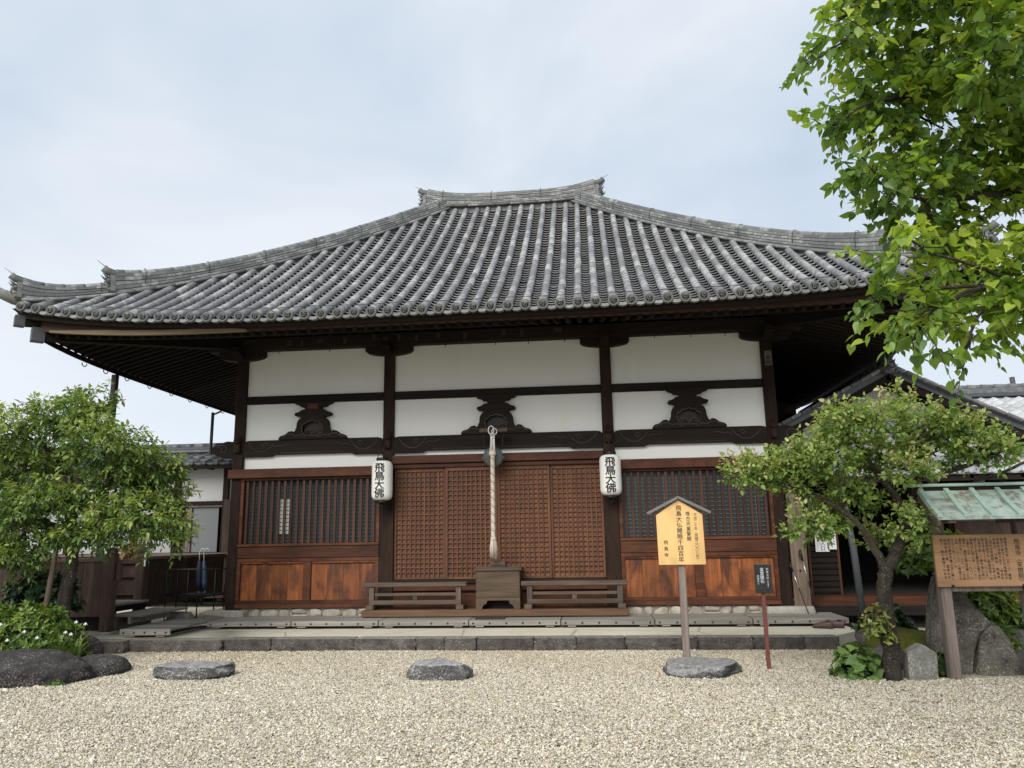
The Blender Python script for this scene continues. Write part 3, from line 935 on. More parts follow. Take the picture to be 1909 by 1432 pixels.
# side bays: slatted window above, boarded dado below
def side_bay(a, b, bright):
    fr = MB()
    fr.box(a, a + .055, -.01, .10, 1.41, 2.435); fr.box(b - .055, b, -.01, .10, 1.41, 2.435)
    fr.box(a, b, -.015, .10, 2.4355, 2.474); fr.box(a, b, -.04, .10, 1.365, 1.4095)
    win = part('slatted_window', fr, M['red_wood_x'], hall)
    sl = MB()
    n = 21
    for i in range(n):
        x = a + .055 + (b - a - .11) * (i + .5) / n
        w = .0195 + .003 * rt()
        sl.prism([(x - w, 1.41), (x + w, 1.41), (x + w, 2.405), (x + w * .6, 2.425), (x, 2.432), (x - w * .6, 2.425), (x - w, 2.405)], .012, .05)
    part('slats', sl, M['slat_wood'], win)
    gl = MB().box(a + .05, b - .05, .13, .14, 1.41, 2.44, .001, .5)
    gb = part('glass_backing', gl, M['window_glass'], win)
    bars = MB()
    z = 1.43
    while z < 2.43:
        bars.box(a + .05, b - .05, .112, .126, z, z + .012, .001); z += .0635
    k = a + .12
    while k < b - .1:
        bars.box(k, k + .008, .114, .128, 1.41, 2.44, .001); k += .2
    part('window_bars', bars, M['window_bar'], win)
    if bright:
        m = MB()
        for i in range(9):
            for j in range(2):
                m.box(a + .62 + j * .11, a + .73 + j * .11, .106, .1105, 1.56 + i * .064, 1.613 + i * .064, .001)
        part('bright_opening_panes', m, M['paper'], win)  # light of an opening beyond, painted in as white panes
    # dado
    part('mid_rail', MB().box(a, b, -.02, .10, 1.180, 1.3645, .006), M['red_wood_x'], hall)
    mid = (a + b) / 2
    dd = MB()
    dd.box(a, b, -.005, .10, 1.118, 1.1795); dd.box(a, b, -.03, .12, .392, .462, .006); dd.box(a, b, -.012, .10, .4625, .515)
    for x in (a + .03, mid, b - .03):
        w = .03 if x != mid else .065
        dd.box(x - w, x + w, -.012, .10, .5155, 1.1175)
    dado = part('dado_frame', dd, M['red_wood_x'], hall)
    for p0, p1 in ((a + .06, mid - .065), (mid + .065, b - .06)):
        m = MB()
        for i in range(4):
            m.box(p0 + (p1 - p0) * i / 4 + .0012, p0 + (p1 - p0) * (i + 1) / 4 - .0012, .03, .06, .51, 1.125, .002)
        m.box(p0 - .002, p1 + .002, .0, .03, 1.085, 1.1175, .008, .2)
        part('dado_boards', m, M['panel_wood'], dado)
M['slat_wood'] = wood('dark brown slat', (.022, .009, .005), (.085, .036, .019), 'z', .6, .9)
b_ = NB('dark window glass'); M['window_glass'] = b_.done((.062, .068, .072), .3, spec=.5)
M['window_bar'] = plain('grey window bar', (.16, .175, .185), .6)
side_bay(CX[0] + W, CX[1] - W - .03, True)
side_bay(CX[2] + W + .03, CX[3] - W, False)

# four lattice doors
D0, D1 = -1.685, 1.685
bounds = [(-1.685, -.845, .03), (-.845, .0, .0), (.0, .845, .0), (.845, 1.685, .03)]
for i, (a, b, yo) in enumerate(bounds):
    f = MB()
    st = .042
    f.box(a + .001, a + st, yo, yo + .045, .815, 2.574); f.box(b - st, b - .001, yo, yo + .045, .815, 2.574)
    f.box(a + st, b - st, yo, yo + .045, .815, .845); f.box(a + st, b - st, yo, yo + .045, 2.515, 2.574)
    d = part('lattice_door', f, M['lattice_wood'], hall)
    part('door_board', MB().box(a + st - .01, b - st + .01, yo + .034, yo + .044, .84, 2.52, .001), M['lattice_back'], d)
    l = MB()
    n = 10; w = .0115
    x0, x1 = a + st, b - st
    for k in range(1, n):
        x = x0 + (x1 - x0) * k / n
        l.box(x - w, x + w, yo + .004, yo + .030, .846, 2.514, .002)
    m_ = 22
    for k in range(1, m_):
        z = .846 + (2.514 - .846) * k / m_
        l.box(x0 + .001, x1 - .001, yo + .007, yo + .032, z - w, z + w, .002)
    part('lattice', l, M['lattice_wood'], d)
# sill boards under the doors
part('door_sill', MB().box(-1.685, 1.685, -.03, .14, .748, .812, .005), M['dark_wood_x'], hall)
part('kick_board', MB().box(-1.685, 1.685, .01, .12, .640, .7475, .004), M['red_wood_x'], hall)
part('kick_board', MB().box(-1.685, 1.685, .04, .12, .598, .639, .003), M['dark_wood_x'], hall)
part('kick_board', MB().box(-1.685, 1.685, -.01, .12, .387, .5975, .005), M['red_wood_x'], hall)
part('entrance_step', MB().box(-2.06, 1.985, -.44, -.01, .285, .385, .008), M['step_wood'], hall)

# footing wall of rubble stones under the side bays
def footing(x0, x1, seed, bigx):
    w = MB().box(x0, x1, .03, .30, .15, .388, .004, .35)
    wall = part('footing_wall', w, M['stucco'], hall)
    rn = random.Random(seed)
    m = MB()
    x = x0 + .0
    while x < x1 - .06:
        wd = rn.uniform(.14, .36)
        wd = min(wd, x1 - x)
        if rn.random() < .75:
            rock(m, (x + wd / 2, .03, .30 + rn.uniform(-.01, .01)), (wd / 2 * 1.02, .05, .09), rn.random() * 99, .1, 1.2, 3, None, 3, .6)
        else:
            for dz in (-.045, .045):
                rock(m, (x + wd / 2, .03, .30 + dz), (wd / 2, .045, .045), rn.random() * 99, .12, 1.2, 3, None, 3, .6)
        x += wd
    part('rubble_stones', m, M['stucco'], wall)
    b = MB()
    rock(b, (bigx, .02, .26), (.42, .20, .135), seed + 7, .08, 1.1, 2, .8, 4, .75)
    part('corner_stone', b, M['granite'], hall)
footing(-4.2, -2.06, 4, -4.42)
footing(1.99, 4.1, 9, 4.38)

# a few faded pilgrim paper slips pasted under the eaves and on posts
sl = MB()
for x, z, w, h in ((-3.52, 4.75, .07, .10), (-3.30, 4.74, .04, .12), (-2.98, 4.76, .10, .07), (-2.55, 4.75, .06, .10), (-2.05, 4.78, .05, .12), (-1.85, 4.74, .08, .10), (-1.62, 4.77, .05, .12),
                   (-1.32, 4.75, .04, .10), (-.95, 4.77, .06, .1), (-.5, 4.75, .05, .12), (.15, 4.77, .07, .09), (.45, 4.75, .05, .11), (1.05, 4.78, .12, .07)):
    sl.box(x - w / 2, x + w / 2, -.084, -.0815, z - h / 2, z + h / 2, .0005)
part('paper_slips', sl, plain('faded paper slip', (.040, .037, .034), .9, nscale=40, nvar=.5), hall)
ch = MB().box(4.33, 4.44, -.012, -.002, 4.07, 4.31, .002)
chp = part('name_plate', ch, plain('grey brown plate', (.13, .115, .095), .8, nscale=20, nvar=.3), hall)
cl = MB()
write_column(cl, '奉納', 4.385, 4.235, .085, .078, -.0135, .02)
part('plate_lettering', cl, M['ink'], chp)

# ------------------------------------------------------------------ the hall's roof
WX, WY, YC = 6.77, 5.40, 3.0           # half sizes of the eave rectangle, its middle
def rz(s, d, L):
    """Height of the tiled surface: s along the eave, d in from it, L half length of the eave."""
    q = np.clip(np.abs(s) / np.maximum(L - d, .15), 0, 1)
    return 4.50 + .57 * d + .0285 * d * d + .37 * np.exp(-np.maximum(d, 0) / 1.45) * q ** 4.2
def place_fn(side):
    if side == 'front': return lambda s, d, z: np.stack([s, YC - WY + d, z], -1)
    if side == 'back': return lambda s, d, z: np.stack([-s, YC + WY - d, z], -1)
    if side == 'left': return lambda s, d, z: np.stack([-WX + d, YC - s, z], -1)
    return lambda s, d, z: np.stack([WX - d, YC + s, z], -1)

PITCH = .2357
def slope(side, L, rng):
    P = place_fn(side)
    tubes, pans = MB(), MB()
    nrow = int(round((2 * L - .34) / PITCH))
    rows = (np.arange(nrow + 1) - nrow / 2) * PITCH
    th = np.radians(np.linspace(-25, 205, 9))
    for s in rows:
        dmax = min(WY, L - abs(s)) - .08
        if dmax < .05: continue
        k = max(1, int(round(dmax / .275)))
        for i in range(k):
            d0, d1 = dmax * i / k - (.03 if i == 0 else 0), dmax * (i + 1) / k + .004
            ds = np.linspace(d0, d1, 3)
            R = np.array([.0545, .054, .0515]) * (1.16 if i == 0 else 1)
            zc = rz(s, ds, L) + .022
            nz = np.gradient(zc, ds); nl = np.sqrt(1 + nz ** 2)
            jx = rng.normal(0, .003)
            S = s + jx + R[:, None] * np.cos(th)[None]
            Dd = ds[:, None] - (nz / nl)[:, None] * R[:, None] * np.sin(th)[None]
            Z = zc[:, None] + (1 / nl)[:, None] * R[:, None] * np.sin(th)[None]
            V = P(S, Dd, Z).reshape(-1, 3)
            n = len(th)
            F = [(a * n + b, a * n + b + 1, (a + 1) * n + b + 1, (a + 1) * n + b) for a in range(2) for b in range(n - 1)]
            F.append(tuple(range(n))[::-1])
            if i == k - 1: F.append(tuple(range(2 * n, 3 * n)))
            o = len(tubes.f)
            tubes.arr(V, F, np.full(len(V), rng.random()))
            for q in range(o, o + 2 * (n - 1)): tubes.sm[q] = True
    EXP = .125
    u = np.linspace(-1, 1, 5)
    for a, b in zip(rows[:-1], rows[1:]):
        c = (a + b) / 2
        dmax = min(WY, L - abs(c)) - .02
        k = 0
        d = -.035
        while d < dmax:
            e = min(d + EXP, dmax + .02)
            S = c + u * (PITCH / 2 - .030)
            sag = .034 * (u ** 2 - 1)
            zf = rz(c, np.full(5, d), L) + sag + .026 + rng.normal(0, .002)
            zb = rz(c, np.full(5, e), L) + sag - .008
            lo = zf - (.013 if k else .042)
            rows_ = [P(S, np.full(5, d + .07), lo - (.006 if k else .0)), P(S, np.full(5, d + .002), lo), P(S, np.full(5, d), zf), P(S, np.full(5, e + .03), zb - .006)]
            V = np.concatenate(rows_)
            F = [(r * 5 + j, r * 5 + j + 1, (r + 1) * 5 + j + 1, (r + 1) * 5 + j) for r in range(3) for j in range(4)]
            pans.arr(V, F, np.full(20, rng.random()))
            d = e; k += 1
    # roof boarding under the tiles
    under = MB()
    dd = np.linspace(0, WY, 13)
    for a, b in zip(dd[:-1], dd[1:]):
        uu = np.linspace(-1, 1, 33)
        r0 = P(uu * (L - a), np.full(33, a), rz(uu * (L - a), a, L) - .055)
        r1 = P(uu * (L - b + 1e-3), np.full(33, b), rz(uu * (L - b), b, L) - .055)
        V = np.concatenate([r0, r1])
        under.arr(V, [(j, j + 1, 33 + j + 1, 33 + j) for j in range(32)], np.full(66, .3))
    return rows, tubes, pans, under

rg = np.random.default_rng(21)
tile_obj = None
roof = None
for side, L in (('front', WX), ('left', WY), ('right', WY), ('back', WX)):
    rows, tubes, pans, under = slope(side, L, rg)
    if side == 'front':
        front_rows = rows
        roof = part('roof', tubes, M['tile'], hall)
    else:
        part('cover_tiles', tubes, M['tile'], roof)
    part('pan_tiles', pans, M['pan'], roof)
    part('roof_boarding', under, M['dark_wood_x'], roof)

# round eave tiles with a three-comma swirl
cap = MB()
cap.lathe([(.0, .0), (.050, .0), (.053, -.010), (.066, -.012), (.071, -.006), (.071, .05), (.064, .06)][::-1], (0, 0, 0), 'y', 26, .5)
cap.lathe([(.0415, .0), (.0415, -.006), (.046, -.006), (.046, .0)], (0, 0, 0), 'y', 22, .5)
for k in range(3):
    a0 = k * 2.0944
    pts = []; rad = []
    for i in range(9):
        q = i / 8
        a = a0 - q * 2.5; r = .010 + .026 * q
        pts.append((r * math.cos(a), -.004, r * math.sin(a))); rad.append(.0085 * (1 - q) + .0025)
    cap.tube(pts, rad, 5, True, .5)
cap.v = [(a * 1.06, b, c * 1.06) for a, b, c in cap.v]
cap_me = None
def put_cap(pos, rot, holder):
    global cap_me
    if cap_me is None:
        o = part('eave_tile', cap, M['cap'], None); cap_me = o.data
    else:
        o = bpy.data.objects.new('eave_tile', cap_me); COL.objects.link(o)
    o.parent = holder
    o.location = Vector(pos) - wl(holder)
    o.rotation_euler = (0, random.uniform(-.8, .8), 0) if rot is None else rot
    return o
for s in front_rows:
    put_cap((s, YC - WY - .046, float(rz(s, -.03, WX)) + .020), None, roof)
side_caps = MB()
for side, L in (('left', WY), ('right', WY)):
    nrow = int(round((2 * L - .34) / PITCH))
    for s in (np.arange(nrow + 1) - nrow / 2) * PITCH:
        x = -WX - .03 if side == 'left' else WX + .03
        y = YC - s if side == 'left' else YC + s
        z = float(rz(s, 0, L)) + .02
        pr = [(.0, 0), (.05, 0), (.055, .012), (.071, .008), (.071, -.05)]
        side_caps.lathe([(r, h if side == 'right' else -h) for r, h in pr], (x, y, z), 'x', 14)
part('side_eave_tiles', side_caps, M['cap'], roof)
wire = MB()
xs = np.linspace(-6.5, 6.6, 60)
wire.tube([(float(x), YC - WY + .10, float(rz(x, .10, WX)) + .105 + .006 * math.sin(x * 5)) for x in xs], .005, 4)
part('lightning_wire', wire, M['iron'], roof)

# ridges: stacked courses of flat tiles under a round cover tile
def ridge_run(parent, name, pts, heights, width, courses=5, seg=.26, base_rod=.026, cover=.062, tip=True):
    """pts: base line of the ridge (3-D), heights: its height at each point."""
    P = [Vector(p) for p in pts]
    cum = [0]
    for a, b in zip(P[:-1], P[1:]): cum.append(cum[-1] + (b - a).length)
    def at(L):
        L = min(max(L, 0), cum[-1])
        for i in range(len(P) - 1):
            if L <= cum[i + 1] or i == len(P) - 2:
                q = (L - cum[i]) / (cum[i + 1] - cum[i])
                return P[i].lerp(P[i + 1], q), heights[i] + (heights[i + 1] - heights[i]) * q
    def frame(L):
        a, _ = at(L - .03); b, _ = at(L + .03)
        d = (b - a); d.z = 0; d.normalize()
        return Vector((d.y, -d.x, 0))
    m = MB()
    cov = cover
    for c in range(courses + 1):
        n = max(2, int(cum[-1] / seg)); ofs = (.5 if c % 2 else 0)
        bnd = [0] + [(i + ofs) / n * cum[-1] for i in range(0 if ofs else 1, n)] + [cum[-1]]
        for a, b in zip(bnd[:-1], bnd[1:]):
            if b - a < .01: continue
            b2 = b - .004
            t = rt(); sub = 4
            if c < courses:
                vs = []
                w = width / 2 * (1 - .18 * c / courses) + (.007 if c % 2 else 0)
                for i in range(sub + 1):
                    L = a + (b2 - a) * i / sub
                    p, h = at(L); r = frame(L)
                    hb = (h - cov)
                    z0 = p.z + .012 + hb * c / courses; z1 = p.z + .012 + hb * (c + 1) / courses - .009
                    for sx, z, ww in ((-1, z0, w), (-1, z1, w - .004), (1, z1, w - .004), (1, z0, w)):
                        q = p + r * sx * ww
                        vs.append((q.x, q.y, z))
                F = [(i * 4 + k, i * 4 + (k + 1) % 4, (i + 1) * 4 + (k + 1) % 4, (i + 1) * 4 + k) for i in range(sub) for k in range(4)]
                F += [(0, 1, 2, 3), (sub * 4 + 3, sub * 4 + 2, sub * 4 + 1, sub * 4)]
                m.add(vs, F, t)
            else:
                pp = []
                for i in range(sub + 1):
                    L = a + (b2 - a) * i / sub
                    p, h = at(L); pp.append((p.x, p.y, p.z + h - cov * .75))
                m.tube(pp, [cov * 1.04] + [cov] * (sub - 1) + [cov * .94], 10, True, t)
    core = MB()
    n = 30
    ob = part(name, m, M['ridge_tile'], parent)
    vs = []
    for i in range(n + 1):
        p, h = at(cum[-1] * i / n); r = frame(cum[-1] * i / n) * width * .36
        vs += [tuple(p - r - Vector((0, 0, .15))), (p.x - r.x, p.y - r.y, p.z + h - cover), (p.x + r.x, p.y + r.y, p.z + h - cover), tuple(p + r - Vector((0, 0, .15)))]
    core.add(vs, [(i * 4 + k, i * 4 + (k + 1) % 4, i * 4 + 4 + (k + 1) % 4, i * 4 + 4 + k) for i in range(n) for k in range(4)], .2)
    for sx in (-1, 1):        # half round beading at the foot
        nn = max(2, int(cum[-1] / .3))
        for j in range(nn):
            a, b = cum[-1] * j / nn, cum[-1] * (j + 1) / nn - .005
            pl = []
            for i in range(4):
                L = a + (b - a) * i / 3
                p, h = at(L); q = p + frame(L) * sx * (width / 2 + .016)
                pl.append((q.x, q.y, p.z + .006))
            core.tube(pl, base_rod, 7, True, rt())
    part('ridge_beading', core, M['ridge_tile'], parent)
    ties = MB()
    k = .35
    while k < cum[-1] - .2:
        p, h = at(k); r = frame(k)
        ties.tube([(p.x + r.x * u * width * .56, p.y + r.y * u * width * .56, p.z + h * v) for u, v in ((-1, .3), (-.96, .72), (-.55, 1.03), (0, 1.1), (.55, 1.03), (.96, .72), (1, .3))], .005, 4)
        k += 1.05
    part('tie_wires', ties, M['iron'], parent)
    return ob

def demon_tile(parent, pos, dirv, s=1.0, tipup=.5):
    """Ridge-end tile: shield with horned face and a round tile shooting out above it."""
    p = Vector(pos); d = Vector(dirv); d.z = 0; d.normalize(); r = Vector((d.y, -d.x, 0))
    mtx = Matrix((r, d, Vector((0, 0, 1)))).transposed().to_4x4(); mtx.translation = p
    m = MB()
    o = [(-.15, -.02), (-.19, .02), (-.17, .08), (-.13, .12), (-.125, .22), (-.09, .30), (-.04, .34), (.04, .34), (.09, .30), (.125, .22), (.13, .12), (.17, .08), (.19, .02), (.15, -.02)]
    t = MB().prism([(a * s, b * s) for a, b in o], -.03 * s, .045 * s)
    m.add([mtx @ Vector(v) for v in t.v], t.f, .6)
    def blob(x, y, z, r_, sq=(1, 1, 1)):
        q = MB(); rock(q, (x * s, y * s, z * s), (r_ * s * sq[0], r_ * s * sq[1], r_ * s * sq[2]), x * 7 + z, .15, 1.5, 0, None, 2)
        m.add([mtx @ Vector(v) for v in q.v], q.f, rt(), True)
    blob(0, .07, .17, .055, (1, 1.3, 1.2)); blob(-.06, .06, .22, .04); blob(.06, .06, .22, .04)
    blob(-.075, .06, .12, .05); blob(.075, .06, .12, .05); blob(0, .06, .07, .06, (1.5, 1, .7)); blob(-.13, .05, .04, .04); blob(.13, .05, .04, .04)
    for sx in (-1, 1):
        q = MB(); q.tube([(sx * .05 * s, .06 * s, .25 * s), (sx * .08 * s, .12 * s, .29 * s), (sx * .075 * s, .17 * s, .33 * s)], [.028 * s, .02 * s, .004 * s], 7)
        q.tube([(sx * .03 * s, .09 * s, .10 * s), (sx * .035 * s, .15 * s, .115 * s), (sx * .035 * s, .19 * s, .15 * s)], [.022 * s, .015 * s, .003 * s], 6)
        q.tube([(sx * .10 * s, .05 * s, .15 * s), (sx * .13 * s, .11 * s, .16 * s), (sx * .14 * s, .15 * s, .19 * s)], [.022 * s, .014 * s, .003 * s], 6)
        m.add([mtx @ Vector(v) for v in q.v], q.f, .5, True)
    ob = part('demon_tile', m, M['oni'], parent)
    q = MB()
    q.tube([(0, -.22 * s, .33 * s), (0, -.05 * s, .355 * s), (0, .07 * s, .385 * s), (0, .15 * s, .425 * s + .03 * tipup)], [.055 * s, .058 * s, .062 * s, .066 * s], 14)
    q.tube([(0, -.15 * s, .40 * s), (0, .12 * s, .47 * s), (0, .26 * s, .56 * s)], [.010 * s, .008 * s, .003], 5)
    t = MB(); t.add([mtx @ Vector(v) for v in q.v], q.f, .4, True)
    part('bird_perch_tile', t, M['cap'], ob)
    return ob

def hip_pts(sx, sy, d0, d1, n, lift=lambda d: 0):
    out = []
    for i in range(n + 1):
        d = d0 + (d1 - d0) * i / n
        z = float(rz(WX - d, d, WX)) + lift(d)
        out.append((sx * (WX - d), YC + sy * (WY - d), z))
    return out
for sx in (-1, 1):
    for sy in (-1, 1):
        n = 24
        a = hip_pts(sx, sy, 5.40, .92, n)
        hs = [.30 + .13 * math.exp(-((5.40 - (5.40 - .92) * i / n) - .92) / .40) for i in range(n + 1)]
        ridge_run(roof, 'hip_ridge', a, hs, .25)
        e = Vector(a[-1])
        demon_tile(roof, e + Vector((sx, sy, 0)) * .02 + Vector((0, 0, .03)), (sx, sy, 0), .92)
        b = hip_pts(sx, sy, 1.02, .06, 10, lambda d: .05 * math.exp(-d / .25))
        hs = [.22 + .15 * math.exp(-((1.02 - .96 * i / 10) - .06) / .25) for i in range(11)]
        ridge_run(roof, 'hip_ridge', b, hs, .22, 4)
        e = Vector(b[-1])
        demon_tile(roof, e + Vector((sx, sy, 0)) * .015 + Vector((0, 0, .02)), (sx, sy, 0), .82)
        ct = MB()
        c0 = Vector((sx * (WX - .15), YC + sy * (WY - .15), float(rz(WX - .15, .15, WX)) + .0)); dd = Vector((sx, sy, 0)).normalized()
        ct.tube([c0, c0 + dd * .2 + Vector((0, 0, .03)), c0 + dd * .46 + Vector((0, 0, .13))], [.07, .075, .075], 12)
        part('corner_tile', ct, M['cap'], roof)
n = 24
mp = [(-1.80 + 3.60 * i / n, YC, 8.40 + .07 * abs(-1 + 2 * i / n) ** 3) for i in range(n + 1)]
mh = [.34 + .10 * abs(-1 + 2 * i / n) ** 4 for i in range(n + 1)]
ridge_run(roof, 'main_ridge', mp, mh, .30, 7)
for sx in (-1, 1):
    demon_tile(roof, (sx * 1.84, YC, 8.46), (sx, 0, 0), .98, 1.0)

M['eave_red'] = wood('dark red eave board', (.020, .008, .005), (.070, .024, .013), 'x', .6)
# eaves: boards, rafters, soffit, corner beams
def up_r(s, L, e):
    return .12 * (abs(s) / (L - .3)) ** 6 * max(0, min(1, e / 2.1))
def rafter_z(e):
    return 4.90 - .27 * e
HWX, HWY = 4.37, 3.0                     # wall rectangle half sizes (to the eave 2.40)
rcount = 0
rest = MB()
def rafter(p_in, p_out, front):
    global rcount
    m = MB() if front else rest
    m.obox(p_in, p_out, .062, .075, c=.004)
    if front:
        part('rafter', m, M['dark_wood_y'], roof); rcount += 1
SP = .166
nf = int(2 * 6.42 / SP)
for i in range(nf + 1):
    x = -6.42 + 2 * 6.42 * i / nf
    e0 = max(-.05, abs(x) - HWX)          # starts at the corner beam
    if e0 > 1.95: continue
    z0, z1 = rafter_z(e0) + up_r(x, WX, e0) + .037, rafter_z(2.1) + up_r(x, WX, 2.1) + .037
    rafter((x, -e0, z0), (x, -2.1, z1), True)
nsd = int(2 * 5.05 / SP)
for sx in (-1, 1):
    for i in range(nsd + 1):
        s = -5.05 + 2 * 5.05 * i / nsd
        y = YC + s
        e0 = max(-.05, abs(s) - HWY)
        if e0 > 1.95: continue
        z0, z1 = rafter_z(e0) + up_r(s, WY, e0) + .037, rafter_z(2.1) + up_r(s, WY, 2.1) + .037
        rafter((sx * (HWX + e0), y, z0), (sx * (HWX + 2.1), y, z1), sx < 0 and rcount < 98)
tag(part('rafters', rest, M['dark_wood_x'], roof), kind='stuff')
so = MB()
for side, L, HW in (('front', WX, HWX), ('left', WY, HWY), ('right', WY, HWY), ('back', WX, HWX)):
    for e_a, e_b in ((-.1, .7), (.7, 1.4), (1.4, 2.13)):
        uu = np.linspace(-1, 1, 25)
        V = []
        for e in (e_a, e_b):
            for u in uu:
                s = u * (HW + e)
                z = rafter_z(e) + up_r(s, L, e) + .082
                if side == 'front': V.append((s, -e, z))
                elif side == 'back': V.append((s, 6 + e, z))
                else: V.append(((-1 if side == 'left' else 1) * (HWX + e), YC + s, z))
        so.add(V, [(j, j + 1, 25 + j + 1, 25 + j) for j in range(24)], .3)
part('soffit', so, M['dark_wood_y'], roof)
def eave_strip(fn, a, b, L, e, zlo, zhi, thick, mat, name, taper=False, n=40):
    m = MB(); V = []
    for i in range(n + 1):
        s = a + (b - a) * i / n
        lo, hi = zlo(s), zhi(s)
        for ee, z in ((e - thick, lo), (e, lo), (e, hi), (e - thick, hi)):
            V.append(fn(s, ee, z))
    F = [(i * 4 + k, i * 4 + (k + 1) % 4, i * 4 + 4 + (k + 1) % 4, i * 4 + 4 + k) for i in range(n) for k in range(4)] + [(0, 1, 2, 3), (n * 4 + 3, n * 4 + 2, n * 4 + 1, n * 4)]
    m.add(V, F, .5)
    return part(name, m, mat, roof)
for side, L in (('front', WX), ('left', WY), ('right', WY)):
    fn = {'front': lambda s, e, z: (s, -e, z), 'left': lambda s, e, z: (-HWX - e, YC + s, z), 'right': lambda s, e, z: (HWX + e, YC + s, z)}[side]
    mt = M['dark_wood_x'] if side == 'front' else M['dark_wood_y']
    ur = lambda s, L=L: up_r(s, L, 2.1)
    ut = lambda s, L=L: .37 * (abs(s) / L) ** 4.2
    eave_strip(fn, -L + .30, L - .30, L, 2.175, lambda s: 4.395 + ur(s), lambda s: 4.452 + ut(s) * .75, .10, M['eave_red'] if side == 'front' else mt, 'eave_board')
    eave_strip(fn, -L + .12, L - .12, L, 2.33, lambda s: 4.405 + ut(s) * .82, lambda s: 4.475 + ut(s), .13, mt, 'tile_batten')
    if side == 'left':
        eave_strip(fn, -L + .34, L - .34, L, 2.12, lambda s: 4.27 + ur(s), lambda s: 4.345 + ur(s), .025, mt, 'drip_board')
eave_strip(lambda s, e, z: (s, -e, z), -6.30, -3.30, WX, 2.205, lambda s: 4.372 + .115 * (max(0, (-s - 3.9)) / 2.4) ** 2.2, lambda s: 4.372 + .02 + .05 * min(1, (s + 6.30) / .8) * min(1, (-3.30 - s) / .6 + .3) + .125 * (max(0, (-s - 3.9)) / 2.4) ** 2.2, .05, M['tan_wood'], 'pale_eave_board')
for sx in (-1, 1):
    for sy in (-1, 1):
        yb = 0 if sy < 0 else 6
        c0 = Vector((sx * HWX, yb, 4.80)); dirv = Vector((sx, sy, 0))
        m = MB().obox(c0 - dirv * .2, c0 + dirv * 2.20 + Vector((0, 0, -.33)), .15, .19, c=.006)
        part('corner_beam', m, M['dark_wood_y'], roof)
        m = MB().obox(c0 + dirv * 1.2 + Vector((0, 0, -.04)), c0 + dirv * 2.36 + Vector((0, 0, -.16)), .13, .14, c=.006)
        part('corner_beam', m, M['dark_wood_y'], roof)
        if sy < 0:
            tip = c0 + dirv * 2.20 + Vector((0, 0, -.33)); u = dirv.normalized()
            part('beam_cap', MB().obox(tip - u * .16, tip + u * .012, .165, .205, c=.003), M['grey_pole'], roof)
            tip = c0 + dirv * 2.36 + Vector((0, 0, -.16))
            part('beam_cap', MB().obox(tip - u * .12, tip + u * .012, .145, .155, c=.003), M['grey_pole'], roof)
gh = MB()
for y in (-1.1, -.55, .05, .75, 1.5, 2.2, 2.9, 3.6, 4.3, 5.0):
    gh.tube([(-6.488, y + .06 * math.cos(a), 4.285 + .055 * math.sin(a)) for a in np.linspace(math.pi, 2 * math.pi, 9)], .008, 5)
part('gutter_hooks', gh, M['iron'], roof)

# ------------------------------------------------------------------ paper lanterns
def lantern(pos, label):
    x, y, z = pos                          # bottom of the shade
    r = thing('paper_lantern', label, 'lantern', (x, y, z), 'paper lanterns hung on the inner columns')
    H, R = .625, .165
    prof = []
    n = 30
    for i in range(n + 1):
        q = i / n
        h = q * H
        e = min(q, 1 - q) / .16
        rr = R * (.60 + .40 * math.sqrt(max(0, 1 - (1 - min(1, e)) ** 2)))
        prof.append((rr + (.0022 if i % 2 else -.0012), h))
    part('shade', MB().lathe(prof, (x, y, z), 'z', 32), M['paper'], r)
    m = MB()
    m.lathe([(.085, H - .004), (.098, H), (.098, H + .045), (.088, H + .05)], (x, y, z), 'z', 20)
    part('top_ring', m, M['black_metal'], r)
    m = MB()
    m.lathe([(.088, -.045), (.098, -.04), (.098, -.002), (.085, .003)], (x, y, z), 'z', 20)
    m.tube([(x, y, z - .04), (x, y, z - .10), (x + .01, y, z - .125)], [.016, .014, .01], 8)
    part('bottom_ring', m, M['black_metal'], r)
    m = MB()
    m.tube([(x - .085, y, z + H + .04), (x - .06, y, z + H + .13), (x, y, z + H + .18), (x + .06, y, z + H + .13), (x + .085, y, z + H + .04)], .006, 6)
    m.tube([(x, y, z + H + .18), (x, y + .12, z + H + .26), (x, y + .25, z + H + .27)], .008, 6)
    part('hanger', m, M['iron'], r)
    t = MB()
    def bend(u, w, dk=0.0):
        a = u / (R + .003)
        return (x + (R + .0045 + dk) * math.sin(a), y - (R + .0045 + dk) * math.cos(a), w)
    write_column(t, '飛鳥大佛', -.005, z + H - .05, .155, .134, 0, .026, bend, 1.10)
    part('lettering', t, M['ink'], r)
lantern((-1.815, -.26, 2.055), 'white paper lantern with black characters hanging on the column left of the doors')
lantern((1.805, -.26, 2.055), 'white paper lantern with black characters hanging on the column right of the doors')

# gong and bell rope
r = thing('temple_gong', 'round grey green bronze gong hanging above the lattice doors', 'gong', (-.018, -.30, 2.53))
m = MB().lathe([(.03, -.075), (.075, -.07), (.085, -.06), (.145, -.052), (.16, -.03), (.163, .0), (.16, .03), (.145, .05), (.03, .06)], (-.018, -.30, 2.69), 'y', 30)
m.box(-.195, -.15, -.32, -.28, 2.66, 2.70, .006); m.box(.115, .16, -.32, -.28, 2.66, 2.70, .006)
part('gong_body', m, M['bronze'], r)
m = MB()
for sx in (-1, 1):
    m.tube([(-.018 + sx * .13, -.30, 2.80), (-.018 + sx * .145, -.30, 2.90), (-.018 + sx * .165, -.28, 3.12)], .007, 6)
part('chains', m, M['iron'], r)
part('hanging_bar', MB().box(-.235, .21, -.31, -.25, 3.09, 3.155, .006), M['grey_wood_x'], r)

